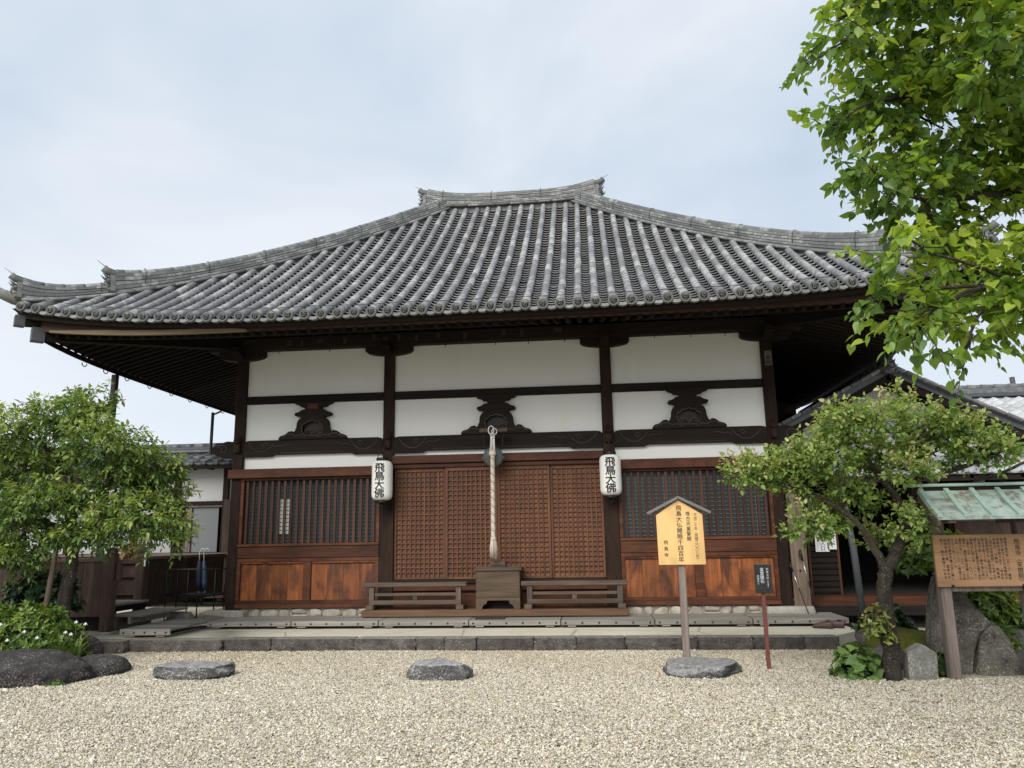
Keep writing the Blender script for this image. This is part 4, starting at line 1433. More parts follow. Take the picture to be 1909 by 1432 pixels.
r = thing('bell_rope', 'thick twisted straw white bell rope with a tassel hanging before the doors', 'rope', (-.012, -.45, 1.12))
X0, Y0 = -.013, -.45
def strand(mb, z0, z1, R, rad, k, n, turns):
    n_ = int((z1 - z0) / .012)
    mb.tube([(X0 + R * math.cos(2 * math.pi * (k / n + turns * i / n_)), Y0 + R * math.sin(2 * math.pi * (k / n + turns * i / n_)), z1 - (z1 - z0) * i / n_) for i in range(n_ + 1)], rad, 7, True, (.15 if k % 2 else .85))
m = MB()
for k in range(3):
    strand(m, 1.42, 2.70, .019, .0195, k, 3, 10.5)
part('twisted_rope', m, M['rope'], r)
m = MB()
m.lathe([(.030, 2.69), (.052, 2.705), (.056, 2.735), (.050, 2.76), (.034, 2.775)], (X0, Y0, 0), 'z', 18)
part('rope_head', m, M['rope'], r)
m = MB()
for dx in (-.036, .036, -.012, .014):
    m.tube([(X0 + dx, Y0, 2.765), (X0 + dx * .7, Y0 + .03, 2.93), (X0 + dx * .9 - .006, Y0 + .08, 3.06)], .0085, 6)
m.tube([(X0 - .03 + .045 * math.cos(a), Y0 + .10, 3.115 + .065 * math.sin(a)) for a in np.linspace(0, 6.28, 14)], .009, 6)
m.tube([(X0 + .02 + .04 * math.cos(a), Y0 + .11, 3.09 + .05 * math.sin(a)) for a in np.linspace(0, 6.28, 14)], .008, 6)
m.tube([(X0 - .035, Y0 + .05, 2.99), (X0 + .03, Y0 + .03, 2.98)], .014, 7)
part('hanging_cord', m, M['cord'], r)
m = MB()
m.lathe([(.03, 1.405), (.043, 1.412), (.046, 1.43), (.040, 1.447), (.028, 1.452)], (X0, Y0, 0), 'z', 18, .6)
rn = random.Random(3)
for k in range(70):
    a = rn.uniform(0, 6.28); q = rn.uniform(.3, 1)
    m.tube([(X0 + .038 * q * math.cos(a), Y0 + .038 * q * math.sin(a), 1.415), (X0 + .058 * q * math.cos(a), Y0 + .058 * q * math.sin(a), 1.29),
            (X0 + .060 * q * math.cos(a + .1), Y0 + .060 * q * math.sin(a + .1), 1.135 + rn.uniform(-.015, .03))], [.007, .007, .004], 4, True, rn.random())
part('tassel', m, M['rope'], r)

# offering box
r = thing('offering_box', 'grey brown wooden offering box standing in front of the lattice doors', 'offering box', (.035, -.30, .386))
bx0, bx1 = -.295, .375
m = MB()
m.box(bx0, bx1, -.40, -.375, .55, .95, .004)
for x in (bx0, bx1 - .025):
    m.box(x, x + .025, -.374, -.06, .55, .95, .004)
m.box(bx0, bx1, -.059, -.035, .55, .95, .004)
m.box(bx0 + .026, bx1 - .026, -.374, -.06, .56, .58)
part('chest', m, M['box_wood'], r)
o = [(bx0, .387), (bx0 + .095, .387), (bx0 + .095, .42), (bx0 + .125, .455), (bx0 + .155, .465), (bx0 + .175, .515), (bx1 - .175, .515), (bx1 - .155, .465), (bx1 - .125, .455), (bx1 - .095, .42), (bx1 - .095, .387), (bx1, .387), (bx1, .5495), (bx0, .5495)]
part('base_board', MB().prism(o, -.402, -.376, tint=.5), M['box_wood'], r)
m = MB()
for x in (bx0, bx1 - .025): m.box(x, x + .025, -.375, -.04, .387, .549)
part('side_base', m, M['box_wood'], r)
part('shadow_board', MB().box(bx0 + .03, bx1 - .03, -.2, -.19, .387, .55), M['interior'], r)
m = MB()
m.box(bx0 - .028, bx1 + .03, -.425, -.02, .951, .992, .006)
for i in range(6):
    m.box(bx0, bx1, -.40 + i * .065, -.375 + i * .065, .9925, 1.005, .003)
part('lid', m, M['grey_wood_x'], r)
m = MB()
for z in (.60, .66, .72, .78, .84, .90, .93):
    for x in (bx0 + .012, bx1 - .012):
        m.lathe([(.006, -.003), (.006, .0)], (x, -.401, z), 'y', 8)
part('nails', m, M['iron'], r)
c = MB(); c.box(-.09, .16, -.36, -.14, 1.006, 1.02); c.box(-.085, .155, -.355, -.145, 1.0205, 1.085, .01)
tag(recentre(part('incense_block', c, M['grey_wood_x'])), 'small dark wooden block lying on top of the offering box', 'box')

# low rail benches either side of the box
def rail_bench(x0, label):
    L = 1.60
    r = thing('rail_bench', label, 'low railing', (x0 + L / 2, -.30, .386), 'low wooden railings before the doors')
    part('top_rail', MB().box(x0, x0 + L, -.42, -.30, .725, .792, .008), M['grey_wood_x'], r)
    for x in (x0 + .085, x0 + L - .165):
        m = MB().box(x, x + .08, -.40, -.32, .387, .7245, .006)
        part('leg', m, M['grey_wood_z'], r)
    for x in (x0 + .045, x0 + L - .155):
        part('foot', MB().box(x, x + .11, -.43, -.10, .3865, .455, .006), M['grey_wood_x'], r)
    m = MB()
    m.box(x0 + .166, x0 + L - .166, -.375, -.335, .590, .635, .004)
    m.box(x0 + .166, x0 + L - .166, -.385, -.325, .470, .525, .004)
    m.box(x0 + .10, x0 + L - .10, -.405, -.401, .465, .530, .002)
    part('lower_rail', m, M['grey_wood_x'], r)
    part('centre_stile', MB().box(x0 + L / 2 - .035, x0 + L / 2 + .035, -.38, -.33, .526, .589, .003), M['grey_wood_z'], r)
    return r
rail_bench(-2.04, 'low grey brown wooden rail left of the offering box')
rail_bench(.395, 'low grey brown wooden rail right of the offering box')

# boardwalk sections
def boardwalk(x0, x1, y0, y1, z1, label, studs=6, h=.075):
    r = thing('boardwalk', label, 'boardwalk', ((x0 + x1) / 2, (y0 + y1) / 2, z1 - h - .02), 'boardwalk sections along the front of the hall')
    m = MB()
    n = 5
    for i in range(n):
        a = y0 + .03 + (y1 - y0 - .03) * i / n; b = y0 + .03 + (y1 - y0 - .03) * (i + 1) / n - .004
        m.box(x0, x1, a, b, z1 - .03, z1, .004)
    part('deck_boards', m, M['walk_wood'], r)
    part('edge_beam', MB().box(x0, x1, y0, y0 + .0295, z1 - h, z1 + .001, .005), M['walk_wood'], r)
    st = MB()
    for i in range(studs):
        x = x0 + .06 + (x1 - x0 - .12) * i / (studs - 1)
        st.lathe([(.004, -.014), (.012, -.010), (.016, .0)], (x, y0, z1 - h * .55), 'y', 10)
    part('studs', st, M['grey_pole'], r)
    for x in (x0 + .15, x1 - .15):
        part('foot', MB().box(x - .06, x + .06, y0 + .012, y1 - .1, z1 - h - .022, z1 - h - .0005, .003), M['walk_wood'], r)
bw = [-4.31, -3.00, -1.675, -.335, 1.0, 2.33, 3.685, 4.985]
lb = ['weathered grey boardwalk section at the left corner stone of the hall', 'weathered grey boardwalk section below the left slatted window', 'weathered grey boardwalk section below the left low rail',
      'weathered grey boardwalk section with the brown mat before the offering box', 'weathered grey boardwalk section below the right low rail', 'weathered grey boardwalk section behind the yellow notice board',
      'weathered grey boardwalk section at the right end by the brown shoes']
for (a, b), l in zip(zip(bw[:-1], bw[1:]), lb):
    dz = rt() * .004
    boardwalk(a + .005, b - .008, -.85, -.02 if b > -2.1 and a < 2.0 else .02, .272 + dz, l)
boardwalk(-5.10, -4.36, -1.78, -.42, .275, 'short boardwalk section set forward beside the porch steps', 5, .085)
m = MB().box(-.27, .17, -.74, -.46, .277, .287, .003)
tag(recentre(part('door_mat', m, M['mat_brown'])), 'small dark brown mat on the boardwalk before the offering box', 'mat')

# ------------------------------------------------------------------ notice board with little roof
def gable_board():
    y = -2.98
    r = thing('notice_board', 'yellow wooden notice board with a small grey gable roof on one post', 'sign', (2.515, y, 0))
    part('post', MB().box(2.475, 2.555, y - .02, y + .06, .0, 1.75, .008), M['post_wood'], r)
    x0, x1 = 2.247, 2.787
    b = part('board', MB().prism([(x0 + .005, 1.095), (x1, 1.095), (x1 - .008, 1.665), (2.508, 1.835), (x0, 1.665)], y - .052, y - .022, tint=.5), M['sign_wood'], r)
    m = MB()
    for sx in (-1, 1):
        a = Vector((2.508, y - .02, 1.865)); e = Vector((2.508 + sx * .366, y - .02, 1.682))
        m.obox(a - (e - a).normalized() * .004, e, .15, .032, (0, 0, 1) , .003)
    part('board_roof', m, M['grey_trim'], r)
    t = MB(); yy = y - .0535
    write_column(t, '飛鳥大仏開眼千四百年', 2.510, 1.775, .066, .0655, yy, .013)
    write_column(t, '推古天皇誓願', 2.612, 1.705, .054, .0575, yy, .006)
    write_column(t, '平成二十年︵西暦二〇〇八年︶', 2.697, 1.680, .042, .0395, yy, .003)
    write_column(t, '飛鳥寺', 2.343, 1.385, .052, .072, yy, .006)
    part('lettering', t, M['ink'], b)
gable_board()

def black_sign():
    y = -3.42
    r = thing('small_sign', 'small black sign with white characters on a thin red stake', 'sign', (3.327, y, 0))
    part('stake', MB().box(3.306, 3.348, y, y + .03, .0, .85, .004), M['red_stake'], r)
    b = part('board', MB().box(3.245, 3.425, y - .022, y - .002, .795, 1.098, .003), M['black_board'], r)
    part('edge_trim', MB().box(3.243, 3.427, y - .024, y, 1.0985, 1.103, .001), M['grey_trim'], r)
    t = MB(); yy = y - .0235
    write_column(t, '金堂礎石', 3.322, 1.068, .042, .042, yy, .010)
    write_column(t, '創建当初', 3.380, 1.066, .026, .031, yy, .003)
    write_column(t, '︵六世紀末︶', 3.380, .946, .017, .0165, yy, .004)
    write_column(t, '四個あり', 3.278, .99, .024, .027, yy, .003)
    part('lettering', t, M['white_ink'], b)
black_sign()

# ------------------------------------------------------------------ roofed information board on the right
def info_board():
    y = -4.05
    r = thing('information_board', 'large tan information board under a green copper roof on two posts', 'information board', (5.4, y, 0))
    for x in (4.962, 5.745):
        part('post', MB().box(x - .052, x + .052, y - .01, y + .10, .0, 1.66, .008), M['post_wood'], r)
    m = MB()
    nb = 3
    for i in range(nb):
        z0 = .885 + .502 * i / nb
        m.box(4.872, 5.86, y - .05, y - .02, z0, z0 + .502 / nb - .0006, .002, .5)
    b = part('board', m, M['info_wood'], r)
    part('crossbar', MB().box(5.02, 5.69, y + .01, y + .07, .835, .884, .004), M['post_wood'], r)
    pg = MB()
    for x in (5.0, 5.66): pg.box(x, x + .022, y - .065, y - .048, .878, .905, .002)
    part('peg', pg, M['black_metal'], r)
    cols = ['崇峻天皇元年︵五八八︶蘇我', '馬子が創立した日本最初の', '本格的寺院であり 寺名を', '法興寺 元興寺 飛鳥寺', '︵現在は安居院︶とも呼んだ', '本尊飛鳥大仏︵釈迦如来︶は',
            '推古天皇十三年︵六〇五︶', '天皇が詔して鞍作鳥仏師に', '造らせた日本最古の仏像である', '伽藍は仁和三年︵八八七︶', 'と建久七年︵一一九六︶に', '焼失し 室町以降は荒廃したが', '寛永九年︵一六三二︶と文政',
            '九年︵一八二六︶に再建され', '今日に至っている', '現在は真言宗豊山派に属し', '新西国第九番 聖徳太子', '第十一番の霊場でもある']
    t = MB()
    for i, c in enumerate(cols):
        p = min(.036, .405 / len(c))
        write_column(t, c, 5.555 - i * .0355, 1.352, .030, p, y - .0515, .010)
    write_column(t, '飛鳥寺︵安居院︶', 5.66, 1.34, .055, .055, y - .0515, .012)
    part('lettering', t, M['ink_brown'], b)
    # copper roof: two slightly concave slopes with raised ribs
    x0, x1 = 4.80, 6.10
    yc = y + .04
    prof = [(0, 1.855), (.10, 1.775), (.22, 1.68), (.33, 1.605), (.42, 1.555)]
    rf = MB()
    for s in (-1, 1):
        V = []
        for d, z in prof:
            V += [(x0 + .03 * d, yc + s * d, z), (x1, yc + s * d, z)]
        V += [(a, b_, c - .025) for a, b_, c in V]
        n = len(prof); F = []
        for i in range(n - 1):
            F += [(2 * i, 2 * i + 1, 2 * i + 3, 2 * i + 2), (2 * n + 2 * i, 2 * n + 2 * i + 1, 2 * n + 2 * i + 3, 2 * n + 2 * i + 2), (2 * i, 2 * i + 2, 2 * n + 2 * i + 2, 2 * n + 2 * i), (2 * i + 1, 2 * i + 3, 2 * n + 2 * i + 3, 2 * n + 2 * i + 1)]
        F.append((2 * n - 2, 2 * n - 1, 4 * n - 1, 4 * n - 2))
        rf.add(V, F, .5)
    cr = part('copper_roof', rf, M['copper'], r)
    for s in (-1, 1):
        for k in range(6):
            rb = MB()
            x = x0 + .035 + k * .246
            vs = []
            for d, z in prof:
                y_ = yc + s * d
                vs += [(x - .026, y_, z - .004), (x - .022, y_, z + .028), (x + .022, y_, z + .028), (x + .026, y_, z - .004)]
            n = len(prof)
            rb.add(vs, [(i * 4 + j, i * 4 + (j + 1) % 4, i * 4 + 4 + (j + 1) % 4, i * 4 + 4 + j) for i in range(n - 1) for j in range(4)] + [(0, 1, 2, 3), (n * 4 - 1, n * 4 - 2, n * 4 - 3, n * 4 - 4)], .5)
            part('roof_rib', rb, M['copper_rib'], cr)
    rc = MB(); rc.box(x0 - .075, x1 + .05, yc - .055, yc + .055, 1.868, 1.898, .006); 
    part('ridge_cap', rc, M['copper_rib'], cr)
    part('ridge_board', MB().box(x0 - .05, x1 + .03, yc - .035, yc + .035, 1.78, 1.8675, .004), M['dark_wood_x'], cr)
    for s in (-1, 1):
        for x in (x0 + .02, x1 - .05):
            vb = MB()
            for p, q in zip(prof[:-1], prof[1:]):
                vb.obox((x, yc + s * p[0], p[1] - .055), (x, yc + s * q[0], q[1] - .055), .03, .06, c=.003, tint=.4)
            part('barge_board', vb, M['post_wood'], cr)
    rr = MB()
    for x in (4.962, 5.745):
        rr.box(x - .04, x + .04, yc - .36, yc + .36, 1.50, 1.56, .004)
    rr.box(4.84, 6.05, yc - .03, yc + .03, 1.66, 1.73, .004)
    part('roof_beam', rr, M['post_wood'], cr)
info_board()

# ------------------------------------------------------------------ small things left about
def shoe(x, y, z, rot, label):
    r = thing('shoe', label, 'shoe', (x, y, z), 'brown shoes left on the terrace')
    ca, sa = math.cos(rot), math.sin(rot)
    m = MB(); V = []; F = []
    prof = [(-.13, .030, .075, .030), (-.10, .038, .105, .03), (-.05, .037, .10, .0), (.0, .042, .092, .0), (.05, .050, .078, .0), (.10, .046, .058, .0), (.14, .026, .036, .0)]
    n = 10
    for px, hw, h, _ in prof:
        for k in range(n):
            a = 2 * math.pi * k / n
            u, w = hw * math.cos(a), max(0, h / 2 + h / 2 * math.sin(a))
            V.append((x + px * ca - u * sa, y + px * sa + u * ca, z + w + .004))
    for i in range(len(prof) - 1):
        for k in range(n): F.append((i * n + k, i * n + (k + 1) % n, (i + 1) * n + (k + 1) % n, (i + 1) * n + k))
    F += [tuple(range(n)), tuple(range((len(prof) - 1) * n, len(prof) * n))]
    m.add(V, F, .5, True)
    part('upper', m, M['shoe'], r)
    q = MB(); q.lathe([(.030, .095), (.032, .109), (.018, .106)], (x - .075 * ca, y - .075 * sa, z), 'z', 12)
    part('opening', q, M['black_metal'], r)
shoe(4.56, -1.08, .160, 2.55, 'brown slip-on shoe on the terrace, the left of the pair')
shoe(4.72, -1.02, .160, 2.75, 'brown slip-on shoe on the terrace, the right of the pair')

def pole_stick(p0, p1, label):
    a, b = Vector(p0), Vector(p1)
    r = thing('trekking_pole', label, 'trekking pole', p0, 'trekking poles leaning by the right column')
    g = lambda q: a.lerp(b, q)
    part('lower_shaft', MB().tube([a, g(.5)], .0065, 6), M['black_metal'], r)
    part('upper_shaft', MB().tube([g(.5), g(.82)], .008, 6), M['steel'], r)
    m = MB(); m.tube([g(.82), g(.92), b], [.013, .016, .018], 8); m.tube([b, b + Vector((-.02, .0, -.06)), g(.86) + Vector((-.03, 0, -.02))], .006, 5)
    part('grip', m, M['black_metal'], r)
pole_stick((4.60, -.24, .275), (4.44, -.03, 1.00), 'black and silver trekking pole leaning on the corner column')
pole_stick((4.73, -.20, .275), (4.60, -.06, 1.19), 'taller black and silver trekking pole leaning on the grey weathered door')

def shutter():
    r = thing('storm_shutter', 'grey weathered wooden door panel fixed beside the right corner column', 'door panel', (4.6, 0, .36))
    m = MB()
    m.box(4.475, 4.71, -.02, .03, .365, 2.40, .004)
    part('panel', m, M['old_panel'], r)
    k = MB(); k.box(4.585, 4.60, -.026, -.0205, .86, .90); k.box(4.57, 4.615, -.026, -.0207, .875, .885)
    part('hasp', k, M['black_metal'], r)
shutter()

def paper_sign():
    r = thing('entrance_notice', 'white paper notice with black characters pinned beside the dark entrance', 'notice', (5.2, .70, 1.15))
    s1 = MB().box(5.05, 5.26, .735, .740, 1.14, 1.47, .001)
    a = part('sheet', s1, M['white_card'], r)
    b = part('sheet', MB().box(5.262, 5.38, .741, .746, 1.175, 1.47, .001), M['white_card'], r)
    t = MB()
    write_column(t, '拝観入口', 5.165, 1.455, .078, .075, .7335, .014)
    part('lettering', t, M['blue_ink'], a)
    t = MB()
    write_column(t, 'お静かにお入り下さい', 5.085, 1.44, .024, .026, .7335, .004)
    write_column(t, '拝観時間︵九時︶', 5.12, 1.42, .020, .024, .7335, .004)
    part('lettering', t, M['ink'], a)
    t = MB()
    write_column(t, '飛鳥寺本堂', 5.345, 1.44, .030, .040, .7395, .006)
    write_column(t, '受付はこちら', 5.295, 1.40, .022, .030, .7395, .004)
    part('lettering', t, M['ink'], b)
paper_sign()

# ------------------------------------------------------------------ tiled roofs of the neighbouring buildings
def pantiles(name, x0, x1, y0, z0, y1, z1, mat, parent, tw=.26, tl=.23, amp=.030, ends=True):
    """S-shaped pantiles from the eave (y0, z0) up to (y1, z1), columns along x."""
    Ls = math.hypot(y1 - y0, z1 - z0)
    nc = max(1, int((x1 - x0) / tw)); nr = max(1, int(Ls / tl))
    sub = 9
    ux, uz = (y1 - y0) / Ls, (z1 - z0) / Ls      # along slope
    ny, nz = -uz * (1 if y1 > y0 else -1), abs(ux)
    m = MB()
    q = np.linspace(0, 1, sub)
    wave = amp * (np.where(q < .68, -np.sin(np.pi * q / .68) * .75, np.sin(np.pi * (q - .68) / .32) * 1.0))
    for r_ in range(nr):
        for c in range(nc):
            t = rt()
            X = x0 + (c + q) * tw
            V = []
            a, b = r_ * tl, (r_ + 1) * tl
            for s, off in ((a + .006, -.012), (a, .022), (b, .0)):
                y = y0 + ux * s + ny * (wave + off); z = z0 + uz * s + nz * (wave + off)
                V += [(float(X[i]), float(y[i]), float(z[i])) for i in range(sub)]
            F = [(k * sub + i, k * sub + i + 1, (k + 1) * sub + i + 1, (k + 1) * sub + i) for k in range(2) for i in range(sub - 1)]
            m.add(V, F, t, True)
    m.add([(x0, y0, z0 - .035), (x1, y0, z0 - .035), (x1, y1, z1 - .035), (x0, y1, z1 - .035)], [(0, 1, 2, 3)], .3)
    if ends:
        for c in range(nc + 1):
            x = x0 + (c - .16) * tw
            m.lathe([(.0, -.02), (.038, -.02), (.042, -.012), (.045, .02)], (x, y0, z0 + .012), 'y', 12)
    return part(name, m, mat, parent)

# left: corridor building behind the porch
an = thing('corridor_building', 'low white walled corridor building with a dark tiled roof left of the hall', 'building', (-9, 3.6, .17))
pantiles('roof', -13.0, -4.55, 2.55, 3.02, 3.35, 3.36, M['dark_tile'], an)
pantiles('back_roof', -13.0, -4.55, 4.75, 2.95, 3.45, 3.36, M['dark_tile'], an, ends=False)
m = MB()
m.box(-13, -4.55, 3.28, 3.52, 3.34, 3.40, .01); m.box(-13, -4.55, 3.31, 3.49, 3.401, 3.46, .01)
for i in range(28):
    m.tube([(-13 + i * .302, 3.4, 3.475), (-13 + i * .302 + .296, 3.4, 3.475)], .075, 10)
part('ridge', m, M['dark_tile'], an)
part('eave_board', MB().box(-13, -4.55, 2.57, 2.62, 2.92, 2.99, .004), M['dark_wood_x'], an)
m = MB()
for i in range(22):
    m.box(-12.9 + i * .385, -12.85 + i * .385, 2.60, 3.2, 2.935, 2.98, .003)
part('rafters', m, M['dark_wood_y'], an)
rfe = MB()
for i in range(22):
    rfe.box(-12.9 + i * .385, -12.85 + i * .385, 2.592, 2.599, 2.935, 2.98, .001)
part('rafter_ends', rfe, M['plaster_grey'], an)
part('plaster_wall', MB().box(-13, -4.46, 3.02, 3.12, 2.29, 3.0, .003), M['plaster_grey'], an)
part('head_beam', MB().box(-13, -4.46, 2.97, 3.13, 2.21, 2.289, .004), M['dark_wood_x'], an)
for x in (-12.4, -10.9, -9.4, -7.95, -7.05, -6.0):
    part('post', MB().box(x - .06, x + .06, 2.955, 3.08, .3, 3.0, .006), M['dark_wood_z'], an)
m = MB()
for a, b in ((-12.34, -10.96), (-10.84, -9.46), (-9.34, -8.01), (-7.89, -7.11)):
    m.box(a, b, 3.04, 3.06, 1.26, 2.209, .002)
part('paper_screen', m, M['screen_grey'], an)
b_ = NB('pale window glass'); M['pale_glass'] = b_.done((.16, .17, .18), .3, spec=.6)
part('window_pane', MB().box(-6.72, -6.16, 3.04, 3.06, 1.26, 2.16, .002), M['pale_glass'], an)
m = MB(); m.box(-6.99, -6.94, 3.0, 3.05, 1.26, 2.2); m.box(-6.86, -6.72, 3.0, 3.05, 1.26, 2.2); m.box(-6.94, -6.06, 2.99, 3.03, 2.165, 2.209)
part('window_frame', m, M['post_wood'], an)
m = MB()
n = 60
for i in range(n):
    a = -13 + 8.5 * i / n
    m.box(a, a + 8.5 / n - .003, 2.93, 2.95, .36, 1.20, .002)
part('lower_boards', m, M['porch_wood'], an)
part('window_sill', MB().box(-13, -4.46, 2.90, 3.03, 1.201, 1.25, .004), M['porch_rail'], an)
part('inside_wall', MB().box(-13, -4.46, 4.4, 4.5, .17, 3.0, .003), M['interior'], an)
part('brown_door', MB().box(-6.0, -4.47, 2.90, 2.96, 1.2505, 2.31, .003), M['porch_wood'], an)

# wooden porch with low board fence, posts and steps
po = thing('wooden_porch', 'dark wooden porch with board fence, round topped posts and steps left of the hall', 'porch', (-6.2, -.6, .16))
def rpost(x, y, w=.075):
    m = MB(); m.box(x - w, x + w, y - w, y + w, .16, 1.30, .012)
    m.lathe([(.074, 1.302), (.078, 1.32), (.074, 1.36), (.05, 1.385), (.01, 1.395)], (x, y, 0), 'z', 14)
    p = part('post', m, M['porch_wood'], po)
    part('base_stone', MB().box(x - w - .05, x + w + .04, y - w - .03, y + w + .03, .15, .195, .015), M['granite'], po)
    return p
rpost(-5.59, -1.33); rpost(-5.85, -.10)
m = MB()
for i in range(16):
    a = -8.6 + 2.93 * i / 16
    m.box(a, a + 2.93 / 16 - .003, -1.31, -1.285, .40, 1.185, .002)
fb = part('fence_boards', m, M['porch_wood'], po)
part('fence_rail', MB().box(-8.6, -5.67, -1.34, -1.25, 1.186, 1.235, .006), M['porch_rail'], po)
m = MB()
for i in range(12):
    m.box(-5.93, -5.905, 0.0 + i * .24, 0.0 + i * .24 + .236, .42, 1.18, .002)
part('fence_boards', m, M['porch_wood'], po)
part('fence_rail', MB().box(-5.96, -5.88, -.02, 2.9, 1.181, 1.23, .006), M['porch_rail'], po)
m = MB()
for i in range(9):
    m.box(-7.6, -5.70, -1.25 + i * .13, -1.25 + i * .13 + .126, .52, .555, .003)
part('porch_floor', m, M['walk_wood'], po)
part('floor_beam', MB().box(-5.74, -5.69, -1.24, -.16, .44, .5195, .004), M['dark_wood_y'], po)
m = MB()
for z in (.62, .90, 1.12): m.box(-7.0, -5.95, -.02, .02, z, z + .022, .003)
m.box(-7.0, -5.95, .03, .05, .56, 1.19, .002)
part('inner_shelves', m, M['porch_wood'], po)
m = MB(); m.box(-5.70, -5.12, -1.22, .1, .385, .415, .004); m.box(-5.35, -5.31, -1.20, -.1, .285, .3845, .004); m.box(-5.66, -5.62, -1.20, -.1, .19, .3845, .004)
part('step', m, M['walk_wood'], po)
m = MB()
m.box(-8.5, -5.72, -1.2, -1.1, .16, .41, .01)
part('dark_underfloor', MB().box(-8.5, -5.75, -.9, -.85, .16, .52), M['interior'], po)
part('latch_box', MB().box(-5.50, -5.42, -1.36, -1.31, .92, 1.17, .006), M['porch_wood'], po)
part('white_tag', MB().box(-5.765, -5.74, -.20, -.185, 1.08, 1.30, .002), M['white_card'], po)
pe = thing('eave_post', 'thin dark post rising under the left eave of the hall', 'post', (-6.5, -.26, .17))
part('shaft', MB().box(-6.545, -6.455, -.305, -.215, .17, 4.27, .008), M['iron'], pe)
part('base', MB().box(-6.6, -6.4, -.36, -.16, .16, .24, .01), M['granite'], pe)
dp = thing('downpipe', 'slim dark downpipe hanging from the left eave behind the post', 'pipe', (-6.5, 3.2, .17))
m = MB(); m.tube([(-6.5, 3.2, .2), (-6.5, 3.2, 4.18)], .032, 8)
part('pipe', m, M['iron'], dp)
m = MB(); m.tube([(-6.5, 3.2, 4.13), (-6.25, 3.05, 4.17)], .02, 6); 
part('pipe_bracket', m, M['iron'], dp)

def umbrella_stand():
    r = thing('umbrella_rack', 'black metal umbrella rack in the corner left of the hall', 'umbrella rack', (-5.25, .62, .17))
    m = MB()
    for x in (-5.72, -5.34, -4.86):
        for y in (.45, .80):
            m.tube([(x, y, .17), (x, y, 1.0)], .011, 6)
    for y in (.45, .80):
        m.tube([(-5.72, y, 1.0), (-4.86, y, 1.0)], .011, 6); m.tube([(-5.72, y, .60), (-4.86, y, .60)], .010, 6)
    for x in (-5.72, -5.53, -5.34, -5.1, -4.86): m.tube([(x, .45, 1.0), (x, .80, 1.0)], .008, 5)
    part('frame', m, M['black_metal'], r)
    part('tray', MB().box(-5.72, -4.86, .45, .80, .56, .585, .004), M['black_metal'], r)
umbrella_stand()
def umbrella(x, y, lean, cloth, label):
    r = thing('umbrella', label, 'umbrella', (x, y, .59), 'closed umbrellas hanging in the rack')
    top = Vector((x + lean, y, 1.20)); bot = Vector((x, y, .60))
    g = lambda q: bot.lerp(top, q)
    part('cloth', MB().tube([g(.06), g(.3), g(.65), g(.85), g(.93)], [.008, .045, .05, .03, .012], 9, True, .5, .35), cloth, r)
    sgn = 1 if lean > 0 else -1
    m = MB(); m.tube([g(.9), g(1.15)] + [top + Vector((sgn * (.012 + .038 * (1 - math.cos(a))) * -1, 0, .10 + .045 * math.sin(a))) for a in np.linspace(0, 3.3, 8)], .0085, 6)
    part('handle', m, M['white_card'], r)
    part('ferrule', MB().tube([bot, g(.08)], .004, 5), M['white_card'], r)
umbrella(-5.22, .60, -.02, M['umbrella_blue'], 'closed dark blue umbrella with white hook handle, the left in the rack')
umbrella(-5.13, .64, -.05, M['umbrella_navy'], 'closed steel blue umbrella with white hook handle, the right in the rack')
st = MB(); rock(st, (-5.30, .2, .25), (.22, .16, .11), 77, .06, 1.2, 2, .8, 3, .8)
tag(recentre(part('step_stone', st, M['granite'])), 'pale block of stone on the ground beneath the umbrella rack', 'stone')

# ------------------------------------------------------------------ right: entrance building with gable
eb = thing('entrance_building', 'white gabled entrance building with dark open doorway right of the hall', 'building', (6.9, 2.5, .17))
GY = 1.0
ax, az = 6.41, 4.10
def gslope(x):        # roof line of the gable
    d = abs(x - ax)
    return az - .535 * d + .012 * d * d
for s in (-1, 1):
    V = []; n = 14; F = []; SL = 2.9 if s > 0 else 1.96
    for i in range(n + 1):
        x = ax + s * SL * i / n
        for y in (GY - .45, 6.0):
            V.append((x, y, gslope(x)))
            V.append((x, y, gslope(x) - .12))
    for i in range(n):
        b4 = i * 4; c4 = b4 + 4
        F += [(b4, b4 + 2, c4 + 2, c4), (b4 + 1, b4 + 3, c4 + 3, c4 + 1), (b4, b4 + 1, c4 + 1, c4)]
    part('roof', MB().add(V, F, .4), M['dark_tile'], eb)
    m = MB()
    for i in range(12):
        xa, xb = ax + s * SL * i / 12, ax + s * (SL * (i + 1) / 12 - .012)
        m.obox((xa, GY - .42, gslope(xa) + .012), (xb, GY - .42, gslope(xb) + .006), .26, .055, c=.012)
    part('verge_tiles', m, M['ridge_tile'], eb)
    m = MB()
    for i in range(10):
        xa, xb = ax + s * (SL - .1) * i / 10, ax + s * (SL - .1) * (i + 1) / 10
        m.obox((xa, GY - .40, gslope(xa) - .13), (xb, GY - .40, gslope(xb) - .13), .05, .20, c=.003, tint=.5)
        m.obox((xa, GY - .15, gslope(xa) - .20), (xb, GY - .15, gslope(xb) - .20), .30, .10, c=.003, tint=.3)
    part('barge_board', m, M['dark_wood_x'], eb)
m = MB()
for i in range(18): m.tube([(ax, GY - .5 + i * .3, az + .06), (ax, GY - .5 + i * .3 + .294, az + .06)], .085, 10)
m.box(ax - .12, ax + .12, GY - .42, 5, az - .02, az + .02, .01)
part('ridge', m, M['dark_tile'], eb)
demon_tile(eb, (ax, GY - .55, az - .12), (0, -1, 0), .62, 0)
part('gable_wall', MB().prism([(4.48, 2.35), (8.9, 2.35), (8.9, gslope(8.9) - .15), (ax, az - .15), (4.48, gslope(4.48) - .15)], GY, GY + .12, tint=.5), M['plaster_grey'], eb)
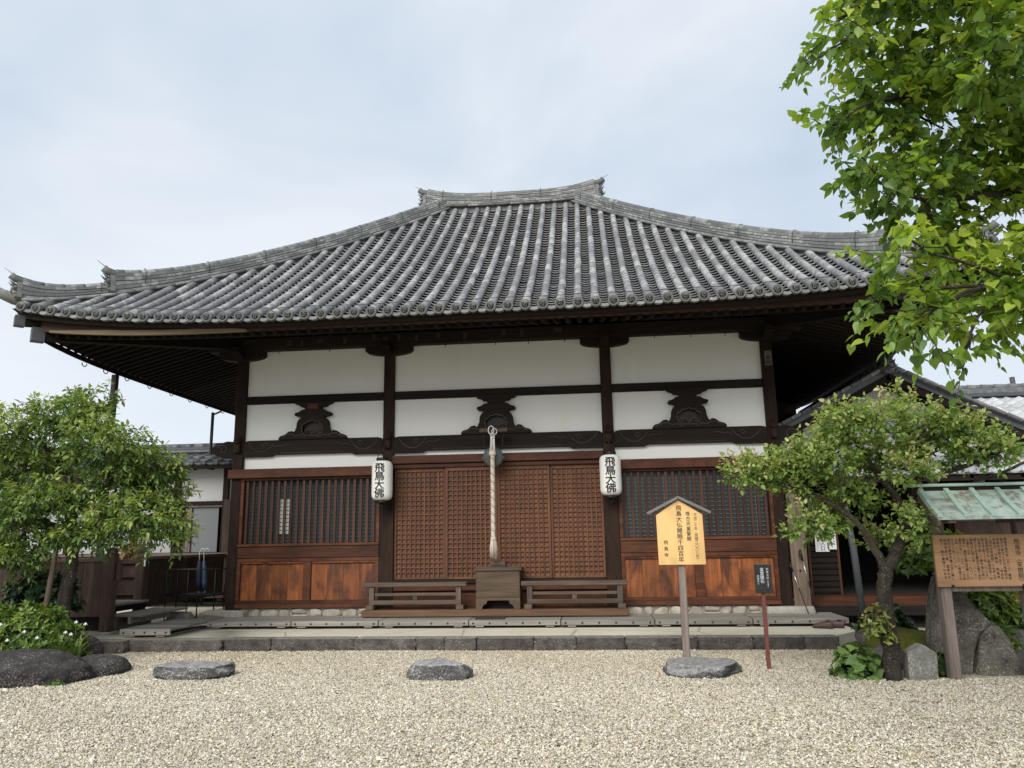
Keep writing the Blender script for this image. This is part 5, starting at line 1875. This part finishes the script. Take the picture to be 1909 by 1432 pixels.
part('gable_beam', MB().box(4.75, 9.2, GY - .03, GY + .1, 2.26, 2.349, .005), M['dark_wood_x'], eb)
pr = pantiles('porch_roof', 4.95, 11.5, -.15, 2.30, GY, 2.66, M['pale_tile'], eb, .25, .22)
part('porch_eave', MB().box(4.95, 11.5, -.10, -.04, 2.17, 2.26, .005), M['dark_wood_x'], eb)
m = MB()
for i in range(18): m.box(5.0 + i * .36, 5.05 + i * .36, -.1, 1.0, 2.20, 2.25, .003)
part('porch_rafters', m, M['dark_wood_y'], eb)
part('back_wall', MB().box(4.6, 12, 4.0, 4.1, .17, 2.6, .003), M['interior'], eb)
part('side_wall', MB().box(4.52, 4.60, 1.0, 4.0, .17, 2.35, .003), M['interior'], eb)
part('ceiling', MB().box(4.6, 12, .9, 4.0, 2.10, 2.16, .003), M['interior'], eb)
part('inner_floor', MB().box(4.6, 12, .95, 4.0, .40, .47, .003), M['interior'], eb)
part('entrance_step', MB().box(4.80, 9.0, .45, 1.0, .33, .465, .006), M['step_dark'] if 'step_dark' in M else M['red_wood_x'], eb)
part('entrance_step', MB().box(4.80, 9.0, .20, .449, .20, .32, .006), M['dark_wood_x'], eb)
m = MB()
m.box(4.93, 4.97, .76, .80, .46, 2.1); m.box(5.38, 5.42, .76, .80, .46, 2.1)
lv = part('louvred_door', m, M['red_wood_z'], eb)
m = MB()
for i in range(17):
    m.box(4.97, 5.38, .765, .785, .50 + i * .093, .505 + i * .093 + .06, .004)
part('louvre_slats', m, M['dark_wood_x'], lv)
part('louvre_backing', MB().box(4.97, 5.38, .79, .80, .46, 2.1), M['interior'], lv)
for x in (7.2, 9.0): part('post', MB().box(x - .07, x + .07, .55, .69, .465, 2.2, .006), M['dark_wood_z'], eb)
part('wall_right', MB().box(8.0, 12, 1.0, 1.1, .17, 2.3, .003), M['porch_wood'], eb)
part('wall_right', MB().box(7.25, 8.0, .95, 1.05, .47, 2.1, .003), M['porch_wood'], eb)
pc = thing('porch_post', 'slanting grey weathered post carrying the entrance roof beside the plum tree', 'post', (5.12, -1.0, .05))
part('shaft', MB().tube([(5.13, -1.0, .05), (5.10, -.95, 1.2), (5.06, -.75, 2.25)], [.05, .048, .045], 10), M['grey_pole'], pc)

# further right: neighbouring house with pale glazed tiles
nh = thing('neighbour_house', 'house with pale glazed tiled roof rising behind the entrance building', 'house', (12, 5.5, 0))
pantiles('roof', 8.75, 16.5, 3.2, 3.12, 6.0, 4.46, M['pale_tile'], nh, .27, .24, .034)
pantiles('back_roof', 8.75, 16.5, 8.8, 3.12, 6.0, 4.46, M['pale_tile'], nh, .27, .24, .034, False)
m = MB(); m.box(8.70, 16.5, 5.86, 6.14, 4.42, 4.50, .01); m.box(8.68, 16.5, 5.90, 6.10, 4.501, 4.62, .01)
part('ridge', m, M['dark_tile'], nh)
m = MB()
for i in range(26):
    m.tube([(8.66 + i * .30, 6.0, 4.655), (8.66 + i * .30 + .292, 6.0, 4.65)], [.075, .066], 10)
part('ridge_cap', m, M['ridge_tile'], nh)
vg = MB()
for i in range(12):
    a, b = i / 12, (i + 1) / 12 - .006
    vg.tube([(8.72, 3.2 + 2.8 * a, 3.14 + 1.34 * a + .04), (8.72, 3.2 + 2.8 * b, 3.14 + 1.34 * b + .03)], [.075, .066], 9)
part('verge_tiles', vg, M['pale_tile'], nh)
part('wall', MB().box(9.0, 16.2, 3.8, 8.2, 0, 3.3, .003), M['plaster_grey'], nh)
part('gable_wall', MB().prism([(3.8, 3.2), (8.2, 3.2), (6.0, 4.35)], 9.0, 9.1, plane='yz'), M['plaster_grey'], nh)
ut = thing('roof_antenna', 'short grey pipe with a clamp standing above the far roof ridge', 'pipe', (11.35, 6.3, 4.3))
m = MB(); m.tube([(11.36, 6.3, 3.6), (11.33, 6.3, 4.93)], .055, 10)
part('pipe', m, M['grey_pole'], ut)
m = MB(); m.box(11.27, 11.43, 6.22, 6.38, 4.66, 4.72, .01); m.tube([(11.28, 6.3, 4.69), (11.2, 6.28, 4.64), (11.19, 6.28, 4.55)], .01, 5)
part('clamp', m, M['steel'], ut)

# ------------------------------------------------------------------ stones in the courtyard
def stone_thing(name, label, cat, c, r, seed, mat, group=None, **k):
    m = MB(); rock(m, c, r, seed, **k)
    return tag(recentre(part(name, m, M[mat])), label, cat, group)
G1 = 'flat foundation stones in the gravel'
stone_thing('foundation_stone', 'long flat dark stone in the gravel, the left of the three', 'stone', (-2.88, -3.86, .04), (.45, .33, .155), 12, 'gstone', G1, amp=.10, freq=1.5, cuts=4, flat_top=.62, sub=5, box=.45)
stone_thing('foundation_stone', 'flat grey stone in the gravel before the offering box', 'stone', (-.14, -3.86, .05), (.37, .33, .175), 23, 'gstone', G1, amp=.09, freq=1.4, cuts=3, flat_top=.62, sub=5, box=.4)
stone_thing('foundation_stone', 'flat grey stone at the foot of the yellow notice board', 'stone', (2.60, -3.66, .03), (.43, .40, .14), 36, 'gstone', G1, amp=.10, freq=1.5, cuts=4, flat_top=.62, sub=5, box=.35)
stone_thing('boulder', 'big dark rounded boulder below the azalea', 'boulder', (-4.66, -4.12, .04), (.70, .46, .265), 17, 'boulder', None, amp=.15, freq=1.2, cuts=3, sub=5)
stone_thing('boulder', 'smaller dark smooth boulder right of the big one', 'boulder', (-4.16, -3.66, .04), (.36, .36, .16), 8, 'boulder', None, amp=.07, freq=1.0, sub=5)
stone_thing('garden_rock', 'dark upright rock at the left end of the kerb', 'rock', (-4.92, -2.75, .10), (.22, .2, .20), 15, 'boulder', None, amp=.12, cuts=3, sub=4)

# tall split standing rock behind the information board
def standing_rock():
    r = thing('standing_rock', 'tall grey leaning rock behind the left post of the information board', 'rock', (5.3, -3.55, 0))
    def body(outline, y, d, seed):
        V, F = ico(5)
        n = len(outline)
        zs = [p[1] for p in outline]
        z0, z1 = min(zs), max(zs)
        def span(z):
            xs = []
            for i in range(n):
                a, b = outline[i], outline[(i + 1) % n]
                if (a[1] - z) * (b[1] - z) <= 0 and a[1] != b[1]:
                    xs.append(a[0] + (b[0] - a[0]) * (z - a[1]) / (b[1] - a[1]))
            return (min(xs), max(xs)) if xs else (0, 0)
        out = []
        for p in V:
            q = Vector(p); mx = max(abs(q.x), abs(q.y), abs(q.z)); q = q.lerp(q / mx, .75)
            z = z0 + (z1 - z0) * min(.995, max(.005, (q.z + 1) / 2))
            a, b = span(z)
            x = (a + b) / 2 + (b - a) / 2 * max(-1, min(1, q.x * 1.04))
            nn = mnoise.fractal(Vector((x * 3, q.y * 2, z * 3 + seed)), 1.0, 2.1, 5)
            out.append((x + .03 * nn, y + d * q.y * (1 - .45 * (z - z0) / (z1 - z0)) + .05 * nn, z + .01 * nn))
        return MB().add(out, F, .5, True)
    part('left_half', body([(4.97, -.1), (5.28, -.1), (5.33, .2), (5.43, .40), (5.55, .50), (5.42, .66), (5.30, .88), (5.20, 1.0), (5.10, .98), (5.02, .70), (4.97, .3)], -3.50, .20, 1), M['menhir'], r)
    part('right_half', body([(5.29, -.1), (5.72, -.1), (5.73, .12), (5.66, .36), (5.57, .50), (5.47, .45), (5.40, .36), (5.34, .18)], -3.58, .2, 2), M['menhir'], r)
standing_rock()
m = MB()
o = [(4.515, -.05), (4.785, -.05), (4.80, .255), (4.685, .335), (4.66, .338), (4.525, .262)]
m.prism(o, -4.06, -3.92, tint=.6)
tag(recentre(part('stone_marker', m, M['stele'])), 'small pointed grey stone marker beside the plum trunk', 'stone marker')
for i, (c, r_, l) in enumerate([((5.80, -3.62, .06), (.13, .13, .17), 'grey green rock right of the standing rock'), ((5.86, -3.85, .03), (.13, .1, .07), 'small pale sharp rock at the foot of the right board post'),
                                ((5.02, -3.55, .08), (.16, .12, .13), 'low grey rock between marker and standing rock'), ((4.58, -3.3, .10), (.20, .2, .14), 'grey rock behind the plum trunk'),
                                ((5.95, -3.1, .22), (.25, .2, .2), 'dark rock behind the bamboo plants'), ((4.95, -2.1, .15), (.3, .2, .16), 'dark flat rock at the right end of the kerb'),
                                ((5.30, -1.4, .22), (.2, .15, .16), 'brown rock by the entrance step')]):
    stone_thing('garden_rock', l, 'rock', c, r_, 60 + i, 'rock', 'rocks of the right planting bed', amp=.14, cuts=4, sub=4)
mm = MB(); rock(mm, (5.0, -2.75, .14), (.42, .5, .20), 91, .10, 1.6, 0, None, 5)
tag(recentre(part('moss_mound', mm, M['moss'])), 'low yellow green moss mound behind the stone marker', 'moss')

# ------------------------------------------------------------------ trees
PAD_L = [(-6.11,-3.01,2.94,0.42,0.29),(-5.4,-2.86,3.05,0.53,0.33),(-5.51,-2.3,3.37,0.32,0.22),(-6.09,-2.52,2.42,0.55,0.33),(-4.7,-3.01,2.62,0.55,0.39),(-4.34,-2.67,2.4,0.37,0.36),(-4.69,-2.62,2.24,0.45,0.32),(-4.3,-2.94,1.76,0.61,0.31),(-4.29,-2.37,2.03,0.31,0.4),(-5.86,-2.99,1.89,0.44,0.29),(-6.83,-2.71,2.64,0.47,0.59),(-4.06,-2.58,1.52,0.27,0.17),(-5.94,-2.67,1.45,0.45,0.24),(-5.16,-2.51,1.65,0.38,0.21),(-7.1,-2.36,1.87,0.4,0.37),(-6.17,-2.14,2.8,0.41,0.27),(-5.35,-3.0,2.0,0.4,0.25),(-5.1,-3.0,1.5,0.25,0.16),(-5.85,-2.95,1.28,0.34,0.16),(-6.3,-2.9,1.4,0.38,0.2),(-4.75,-2.9,1.5,0.3,0.14)]
PAD_R = [(3.06,-4.19,2.05,0.23,0.15),(3.42,-3.87,2.02,0.3,0.22),(3.76,-3.82,1.95,0.33,0.24),(3.92,-4.19,2.14,0.32,0.21),(3.58,-4.45,1.47,0.19,0.16),(4.04,-3.57,1.53,0.2,0.22),(4.11,-4.18,2.47,0.33,0.21),(4.47,-4.17,2.52,0.26,0.19),(4.87,-3.65,2.79,0.1,0.19),(5.06,-3.92,2.5,0.29,0.2),(5.25,-4.03,2.46,0.26,0.16),(4.63,-3.75,2.19,0.41,0.22),(4.62,-4.42,2.0,0.25,0.13),(5.13,-3.81,2.2,0.37,0.2),(5.4,-4.11,2.25,0.28,0.19),(5.49,-4.37,2.14,0.17,0.15),(4.28,-3.86,1.77,0.24,0.16),(4.54,-3.61,1.35,0.22,0.09),(4.62,-4.26,1.46,0.15,0.16),(3.71,-3.88,2.23,0.25,0.16)]
PAD_B = [(3.02,-8.14,4.35,0.12,0.16),(3.5,-7.61,4.67,0.28,0.32),(3.88,-7.63,4.58,0.36,0.39),(3.87,-8.24,4.05,0.25,0.44),(3.31,-7.5,4.13,0.19,0.19),(3.46,-7.71,4.07,0.27,0.28),(3.77,-7.68,3.88,0.34,0.33),(4.19,-7.52,3.83,0.27,0.37),(3.21,-7.99,3.48,0.15,0.17),(3.57,-7.59,3.47,0.27,0.27),(4.04,-7.45,3.36,0.3,0.35),(3.17,-8.38,2.85,0.18,0.11),(3.81,-7.48,2.96,0.3,0.23),(3.85,-8.03,2.71,0.19,0.26),(3.18,-7.92,2.72,0.11,0.08),(3.23,-8.32,2.5,0.17,0.12),(3.84,-7.66,2.63,0.21,0.17),(3.49,-8.15,2.33,0.12,0.06),(3.04,-7.45,4.52,0.08,0.06),(2.92,-8.17,3.67,0.06,0.07),(3.24,-7.83,2.58,0.07,0.06),(4.37,-8.02,4.12,0.31,0.53),(4.49,-7.76,3.57,0.32,0.53),(4.01,-8.26,2.68,0.26,0.35),(3.5,-8.28,4.67,0.4,0.32),(4.43,-7.6,5.15,0.46,0.45)]
def to_pads(mb, pads, nodes, r0, r1, sag=.0):
    for (x, y, z, rx, rz) in pads:
        p = Vector((x, y, z))
        b = min(nodes, key=lambda q: (Vector(q) - p).length)
        b = Vector(b)
        mid = b.lerp(p, .5) + Vector((random.gauss(0, .05), random.gauss(0, .05), .04 - sag))
        limb(mb, [b, mid, p], r0, r1, 6, .2, 4)
        for _ in range(3):
            e = p + Vector((random.uniform(-1, 1) * rx, random.uniform(-1, 1) * rx, random.uniform(-.4, 1) * rz)) * .8
            limb(mb, [mid.lerp(p, .5), p.lerp(e, .4) + Vector((0, 0, .02)), e], r1 * 1.0, r1 * .3, 5, .2, 3)

tl = thing('plum_tree', 'broad green plum tree with drooping leaves left of the hall', 'tree', (-5.35, -2.6, .05))
m = MB()
limb(m, [(-5.35, -2.6, .0), (-5.38, -2.62, .7), (-5.30, -2.62, 1.3), (-5.36, -2.65, 1.75), (-5.28, -2.6, 2.1)], .095, .055, 12)
limb(m, [(-5.32, -2.62, 1.45), (-5.55, -2.70, 1.66), (-5.85, -2.75, 1.73), (-6.2, -2.8, 1.67), (-6.6, -2.75, 1.75)], .075, .04)
limb(m, [(-5.36, -2.65, 1.75), (-5.55, -2.55, 2.2), (-5.75, -2.5, 2.6), (-6.0, -2.6, 2.85)], .07, .025)
limb(m, [(-5.30, -2.6, 2.0), (-5.0, -2.7, 2.08), (-4.75, -2.75, 2.2), (-4.45, -2.75, 2.25)], .065, .025)
limb(m, [(-5.30, -2.6, 1.9), (-4.95, -2.65, 1.85), (-4.5, -2.8, 1.75), (-4.1, -2.7, 1.6)], .05, .02)
limb(m, [(-5.28, -2.6, 2.1), (-5.38, -2.7, 2.6), (-5.42, -2.75, 3.05)], .06, .02)
nodes = [(-5.55, -2.70, 1.66), (-5.85, -2.75, 1.73), (-6.2, -2.8, 1.67), (-6.6, -2.75, 1.75), (-5.55, -2.55, 2.2), (-5.75, -2.5, 2.6), (-5.0, -2.7, 2.08), (-4.75, -2.75, 2.2), (-4.45, -2.75, 2.25), (-4.95, -2.65, 1.85), (-4.5, -2.8, 1.75), (-5.38, -2.7, 2.6)]
to_pads(m, PAD_L, nodes, .028, .012)
part('trunk', m, M['bark'], tl)
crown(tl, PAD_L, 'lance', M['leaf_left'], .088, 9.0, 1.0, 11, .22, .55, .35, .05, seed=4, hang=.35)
sp = thing('prop_pole', 'thin weathered pole propping the low limb of the left plum tree', 'pole', (-5.55, -2.9, .05))
part('pole', MB().tube([(-5.48, -2.88, .05), (-5.42, -2.86, .9), (-5.40, -2.80, 1.62)], [.035, .033, .03], 8), M['grey_wood_z'], sp)

tr = thing('plum_tree', 'spreading light green plum tree with reddish tips right of the hall', 'tree', (4.37, -4.05, 0))
m = MB()
limb(m, [(4.36, -4.05, -.03), (4.38, -4.05, .35), (4.37, -4.04, .7), (4.40, -4.05, 1.0), (4.43, -4.05, 1.12)], .085, .066, 14, .22)
limb(m, [(4.42, -4.05, 1.06), (4.33, -4.05, 1.25), (4.22, -4.05, 1.47), (4.02, -4.0, 1.68), (3.72, -3.95, 1.85), (3.3, -4.0, 1.98)], .046, .016)
limb(m, [(4.43, -4.05, 1.08), (4.57, -4.05, 1.30), (4.70, -4.03, 1.50), (4.80, -4.0, 1.70), (4.86, -3.98, 1.95)], .066, .03)
limb(m, [(4.72, -4.03, 1.55), (4.62, -3.95, 1.78), (4.45, -3.95, 2.05), (4.25, -4.05, 2.35)], .05, .02)
limb(m, [(4.82, -4.0, 1.76), (5.1, -4.0, 2.0), (5.45, -4.1, 2.12)], .045, .02)
limb(m, [(4.86, -3.98, 1.95), (4.92, -3.9, 2.25), (5.0, -3.9, 2.5)], .04, .015)
limb(m, [(5.4, -4.0, 1.93), (5.62, -4.0, 1.98), (5.9, -4.0, 2.1), (6.1, -4.0, 2.15)], .02, .012)
nodes = [(4.22, -4.05, 1.47), (4.02, -4.0, 1.68), (3.72, -3.95, 1.85), (3.3, -4.0, 1.98), (4.70, -4.03, 1.50), (4.62, -3.95, 1.78), (4.45, -3.95, 2.05), (5.1, -4.0, 2.0), (4.92, -3.9, 2.25), (5.45, -4.1, 2.12), (4.25, -4.05, 2.35)]
to_pads(m, PAD_R, nodes, .020, .009)
part('trunk', m, M['bark'], tr)
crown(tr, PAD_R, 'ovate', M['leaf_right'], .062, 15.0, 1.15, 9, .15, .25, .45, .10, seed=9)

big = thing('linden_tree', 'tall leafy tree with heart shaped leaves reaching in at the upper right', 'tree', (5.6, -7.6, 0))
m = MB()
limb(m, [(5.6, -7.6, -.05), (5.55, -7.6, 1.5), (5.5, -7.65, 3.0), (5.45, -7.7, 4.4), (5.4, -7.7, 6.0)], .20, .10, 14)
for a, b, c in (((5.52, -7.62, 2.6), (4.7, -7.8, 2.95), (3.9, -8.0, 2.75)), ((5.5, -7.65, 3.1), (4.6, -7.6, 3.45), (3.6, -7.7, 3.4)), ((5.48, -7.68, 3.6), (4.6, -7.7, 4.0), (3.5, -7.7, 4.1)), ((5.45, -7.7, 4.2), (4.5, -7.8, 4.6), (3.5, -7.8, 4.7))):
    limb(m, [a, b, c], .07, .015)
nodes = [(4.7, -7.8, 2.95), (3.9, -8.0, 2.75), (4.6, -7.6, 3.45), (3.6, -7.7, 3.4), (4.6, -7.7, 4.0), (3.5, -7.7, 4.1), (4.5, -7.8, 4.6), (3.5, -7.8, 4.7)]
to_pads(m, PAD_B, nodes, .014, .006)
part('trunk', m, M['bark'], big)
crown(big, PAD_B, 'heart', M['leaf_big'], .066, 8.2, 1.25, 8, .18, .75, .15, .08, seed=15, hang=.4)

# ------------------------------------------------------------------ shrubs and flowers
z = thing('azalea_bush', 'dense bright green azalea bush behind the dark boulder', 'bush', (-5.2, -3.4, .1))
bush(z, (-5.25, -3.35, .12), (.66, .56, .72), 1100, 'lance', M['leaf_azalea'], .075, 3, .25)
z = thing('azalea_bush', 'second green azalea bush cut by the left edge of the photo', 'bush', (-5.9, -3.3, .1))
bush(z, (-5.95, -3.3, .12), (.6, .52, .76), 700, 'lance', M['leaf_azalea'], .075, 6, .25)

def strap_plant(x, y, z0, n, seed, label, flowers):
    r = thing('flowering_plant', label, 'flower', (x, y, z0), 'white flowering strap leaved plants by the boulder')
    rg = np.random.default_rng(seed)
    P = np.array([[x, y, z0]] * n) + rg.normal(0, .05, (n, 3)) * [1, 1, .1]
    a = rg.uniform(0, 6.28, n)
    D = np.stack([np.cos(a) * .6, np.sin(a) * .6, rg.uniform(.5, 1.3, n)], 1)
    N = np.stack([-np.cos(a), -np.sin(a), np.full(n, .8)], 1)
    leaf_mesh('leaves', 'blade', P, D, N, rg.uniform(.18, .34, n), rg.uniform(.1, 1, n), M['blade'], r)
    st = MB(); fl = MB()
    for _ in range(flowers):
        e = Vector((x + rg.normal(0, .12), y + rg.normal(0, .10), z0 + rg.uniform(.26, .44)))
        st.tube([(x, y, z0), ((x + e.x) / 2, (y + e.y) / 2, z0 + (e.z - z0) * .6), e], [.004, .003, .002], 4)
        for k in range(6):
            b = k * 1.047
            d = Vector((math.cos(b), math.sin(b), .3)).normalized()
            s = Vector((-math.sin(b), math.cos(b), 0))
            fl.add([e + Vector((0, 0, .022)), e + d * .016 + s * .011, e + d * .024 + Vector((0, 0, -.022)), e + d * .016 - s * .011], [(0, 1, 2, 3)], .8)
    part('stalks', st, M['blade'], r)
    part('blossoms', fl, M['petal'], r)
for i, (x, y, f) in enumerate([(-5.0, -3.78, 5), (-4.72, -3.62, 4), (-5.28, -3.95, 5), (-4.60, -3.45, 3), (-5.45, -4.1, 4)]):
    lab = ['white flowers with strap leaves above the middle of the big boulder', 'white flowers with strap leaves behind the top of the big boulder', 'white flowers with strap leaves before the azalea, left of the boulder top',
           'white flowers with strap leaves nearest the kerb end', 'white flowers with strap leaves at the left edge of the photo'][i]
    strap_plant(x, y, .12, 46, 30 + i, lab, 2 if f < 5 else 3)

z = thing('leafy_plant', 'low plant with big bright green leaves at the foot of the plum trunk', 'plant', (4.12, -3.9, 0))
bush(z, (4.10, -3.88, .02), (.27, .24, .36), 120, 'heart', M['leaf_soft'], .085, 12, .5, droop=.45, t0=.45, whorl=3)
z = thing('sprouting_shoots', 'yellow green shoots growing from the plum trunk', 'plant', (4.27, -4.14, .35))
bush(z, (4.24, -4.16, .42), (.16, .12, .40), 60, 'ovate', M['leaf_yellow'], .05, 18, .8, t0=.45, whorl=4)
z = thing('fern_bush', 'dark green ferny bush by the entrance step', 'bush', (5.1, -1.9, .15))
bush(z, (5.1, -1.9, .2), (.34, .3, .40), 190, 'lance', M['leaf_dark'], .10, 22, .4, droop=.4)
z = thing('broadleaf_weed', 'small dark leafy plant between the stone marker and the board post', 'plant', (4.93, -3.8, .02))
bush(z, (4.92, -3.78, .03), (.16, .14, .22), 60, 'lance', M['leaf_dark'], .085, 25, .5, t0=.6)
z = thing('bamboo_grass', 'tall bright bamboo grass behind the information board', 'plant', (5.85, -3.0, .1))
bush(z, (5.85, -2.9, .25), (.50, .35, .78), 420, 'lance', M['leaf_azalea'], .11, 28, .6, t0=.55, droop=.3, whorl=5)
z = thing('camellia_shrub', 'glossy green shrub seen over the top of the information board', 'bush', (5.5, -2.6, .1))
bush(z, (5.55, -2.3, 1.0), (.50, .4, .62), 300, 'ovate', M['leaf_azalea'], .09, 33, .3, t0=.5)
z = thing('dwarf_shrub', 'small yellowish shrub at the foot of the right board post', 'plant', (5.78, -3.5, .15))
bush(z, (5.80, -3.45, .18), (.12, .1, .18), 45, 'lance', M['leaf_yellow'], .05, 36, .5, t0=.2)
z = thing('nandina_shrub', 'shrub with reddish orange leaves behind the porch fence', 'bush', (-6.9, 1.2, .2))
bush(z, (-6.75, 1.0, .9), (.42, .35, .80), 170, 'lance', M['leaf_orange'], .08, 40, .4, t0=.4)
z = thing('shade_shrub', 'dark leafy shrub under the low limb of the left plum tree', 'bush', (-6.2, -2.3, .1))
bush(z, (-5.95, -2.25, .6), (.55, .4, .60), 330, 'ovate', M['leaf_dark'], .085, 44, .3, t0=.35)
z = thing('weed_tuft', 'small weed sprouting at the foot of the big boulder', 'weed', (-4.1, -4.45, 0))
bush(z, (-4.08, -4.46, .0), (.12, .06, .05), 20, 'lance', M['leaf_soft'], .05, 47, .2, t0=.3)

def fallen_leaves():
    rg = np.random.default_rng(77)
    P = []
    for cx, cy, sd, n in ((4.2, -5.0, .7, 45), (-3.6, -4.6, .7, 35), (3.2, -6.6, 1.0, 30), (0, -4.6, 2.2, 25)):
        P += [(cx + rg.normal(0, sd), cy + rg.normal(0, sd * .6), .018) for _ in range(n)]
    P = np.array([p for p in P if p[1] < -2.3]); n = len(P)
    D = np.stack([rg.normal(size=n), rg.normal(size=n), rg.normal(0, .15, n)], 1)
    N = np.stack([rg.normal(0, .25, n), rg.normal(0, .25, n), np.ones(n)], 1)
    o = leaf_mesh('fallen_leaves', 'ovate', P, D, N, rg.uniform(.02, .045, n), rg.random(n), M['leaf_orange'], None)
    tag(o, 'few dry leaves scattered over the gravel', kind='stuff')
fallen_leaves()
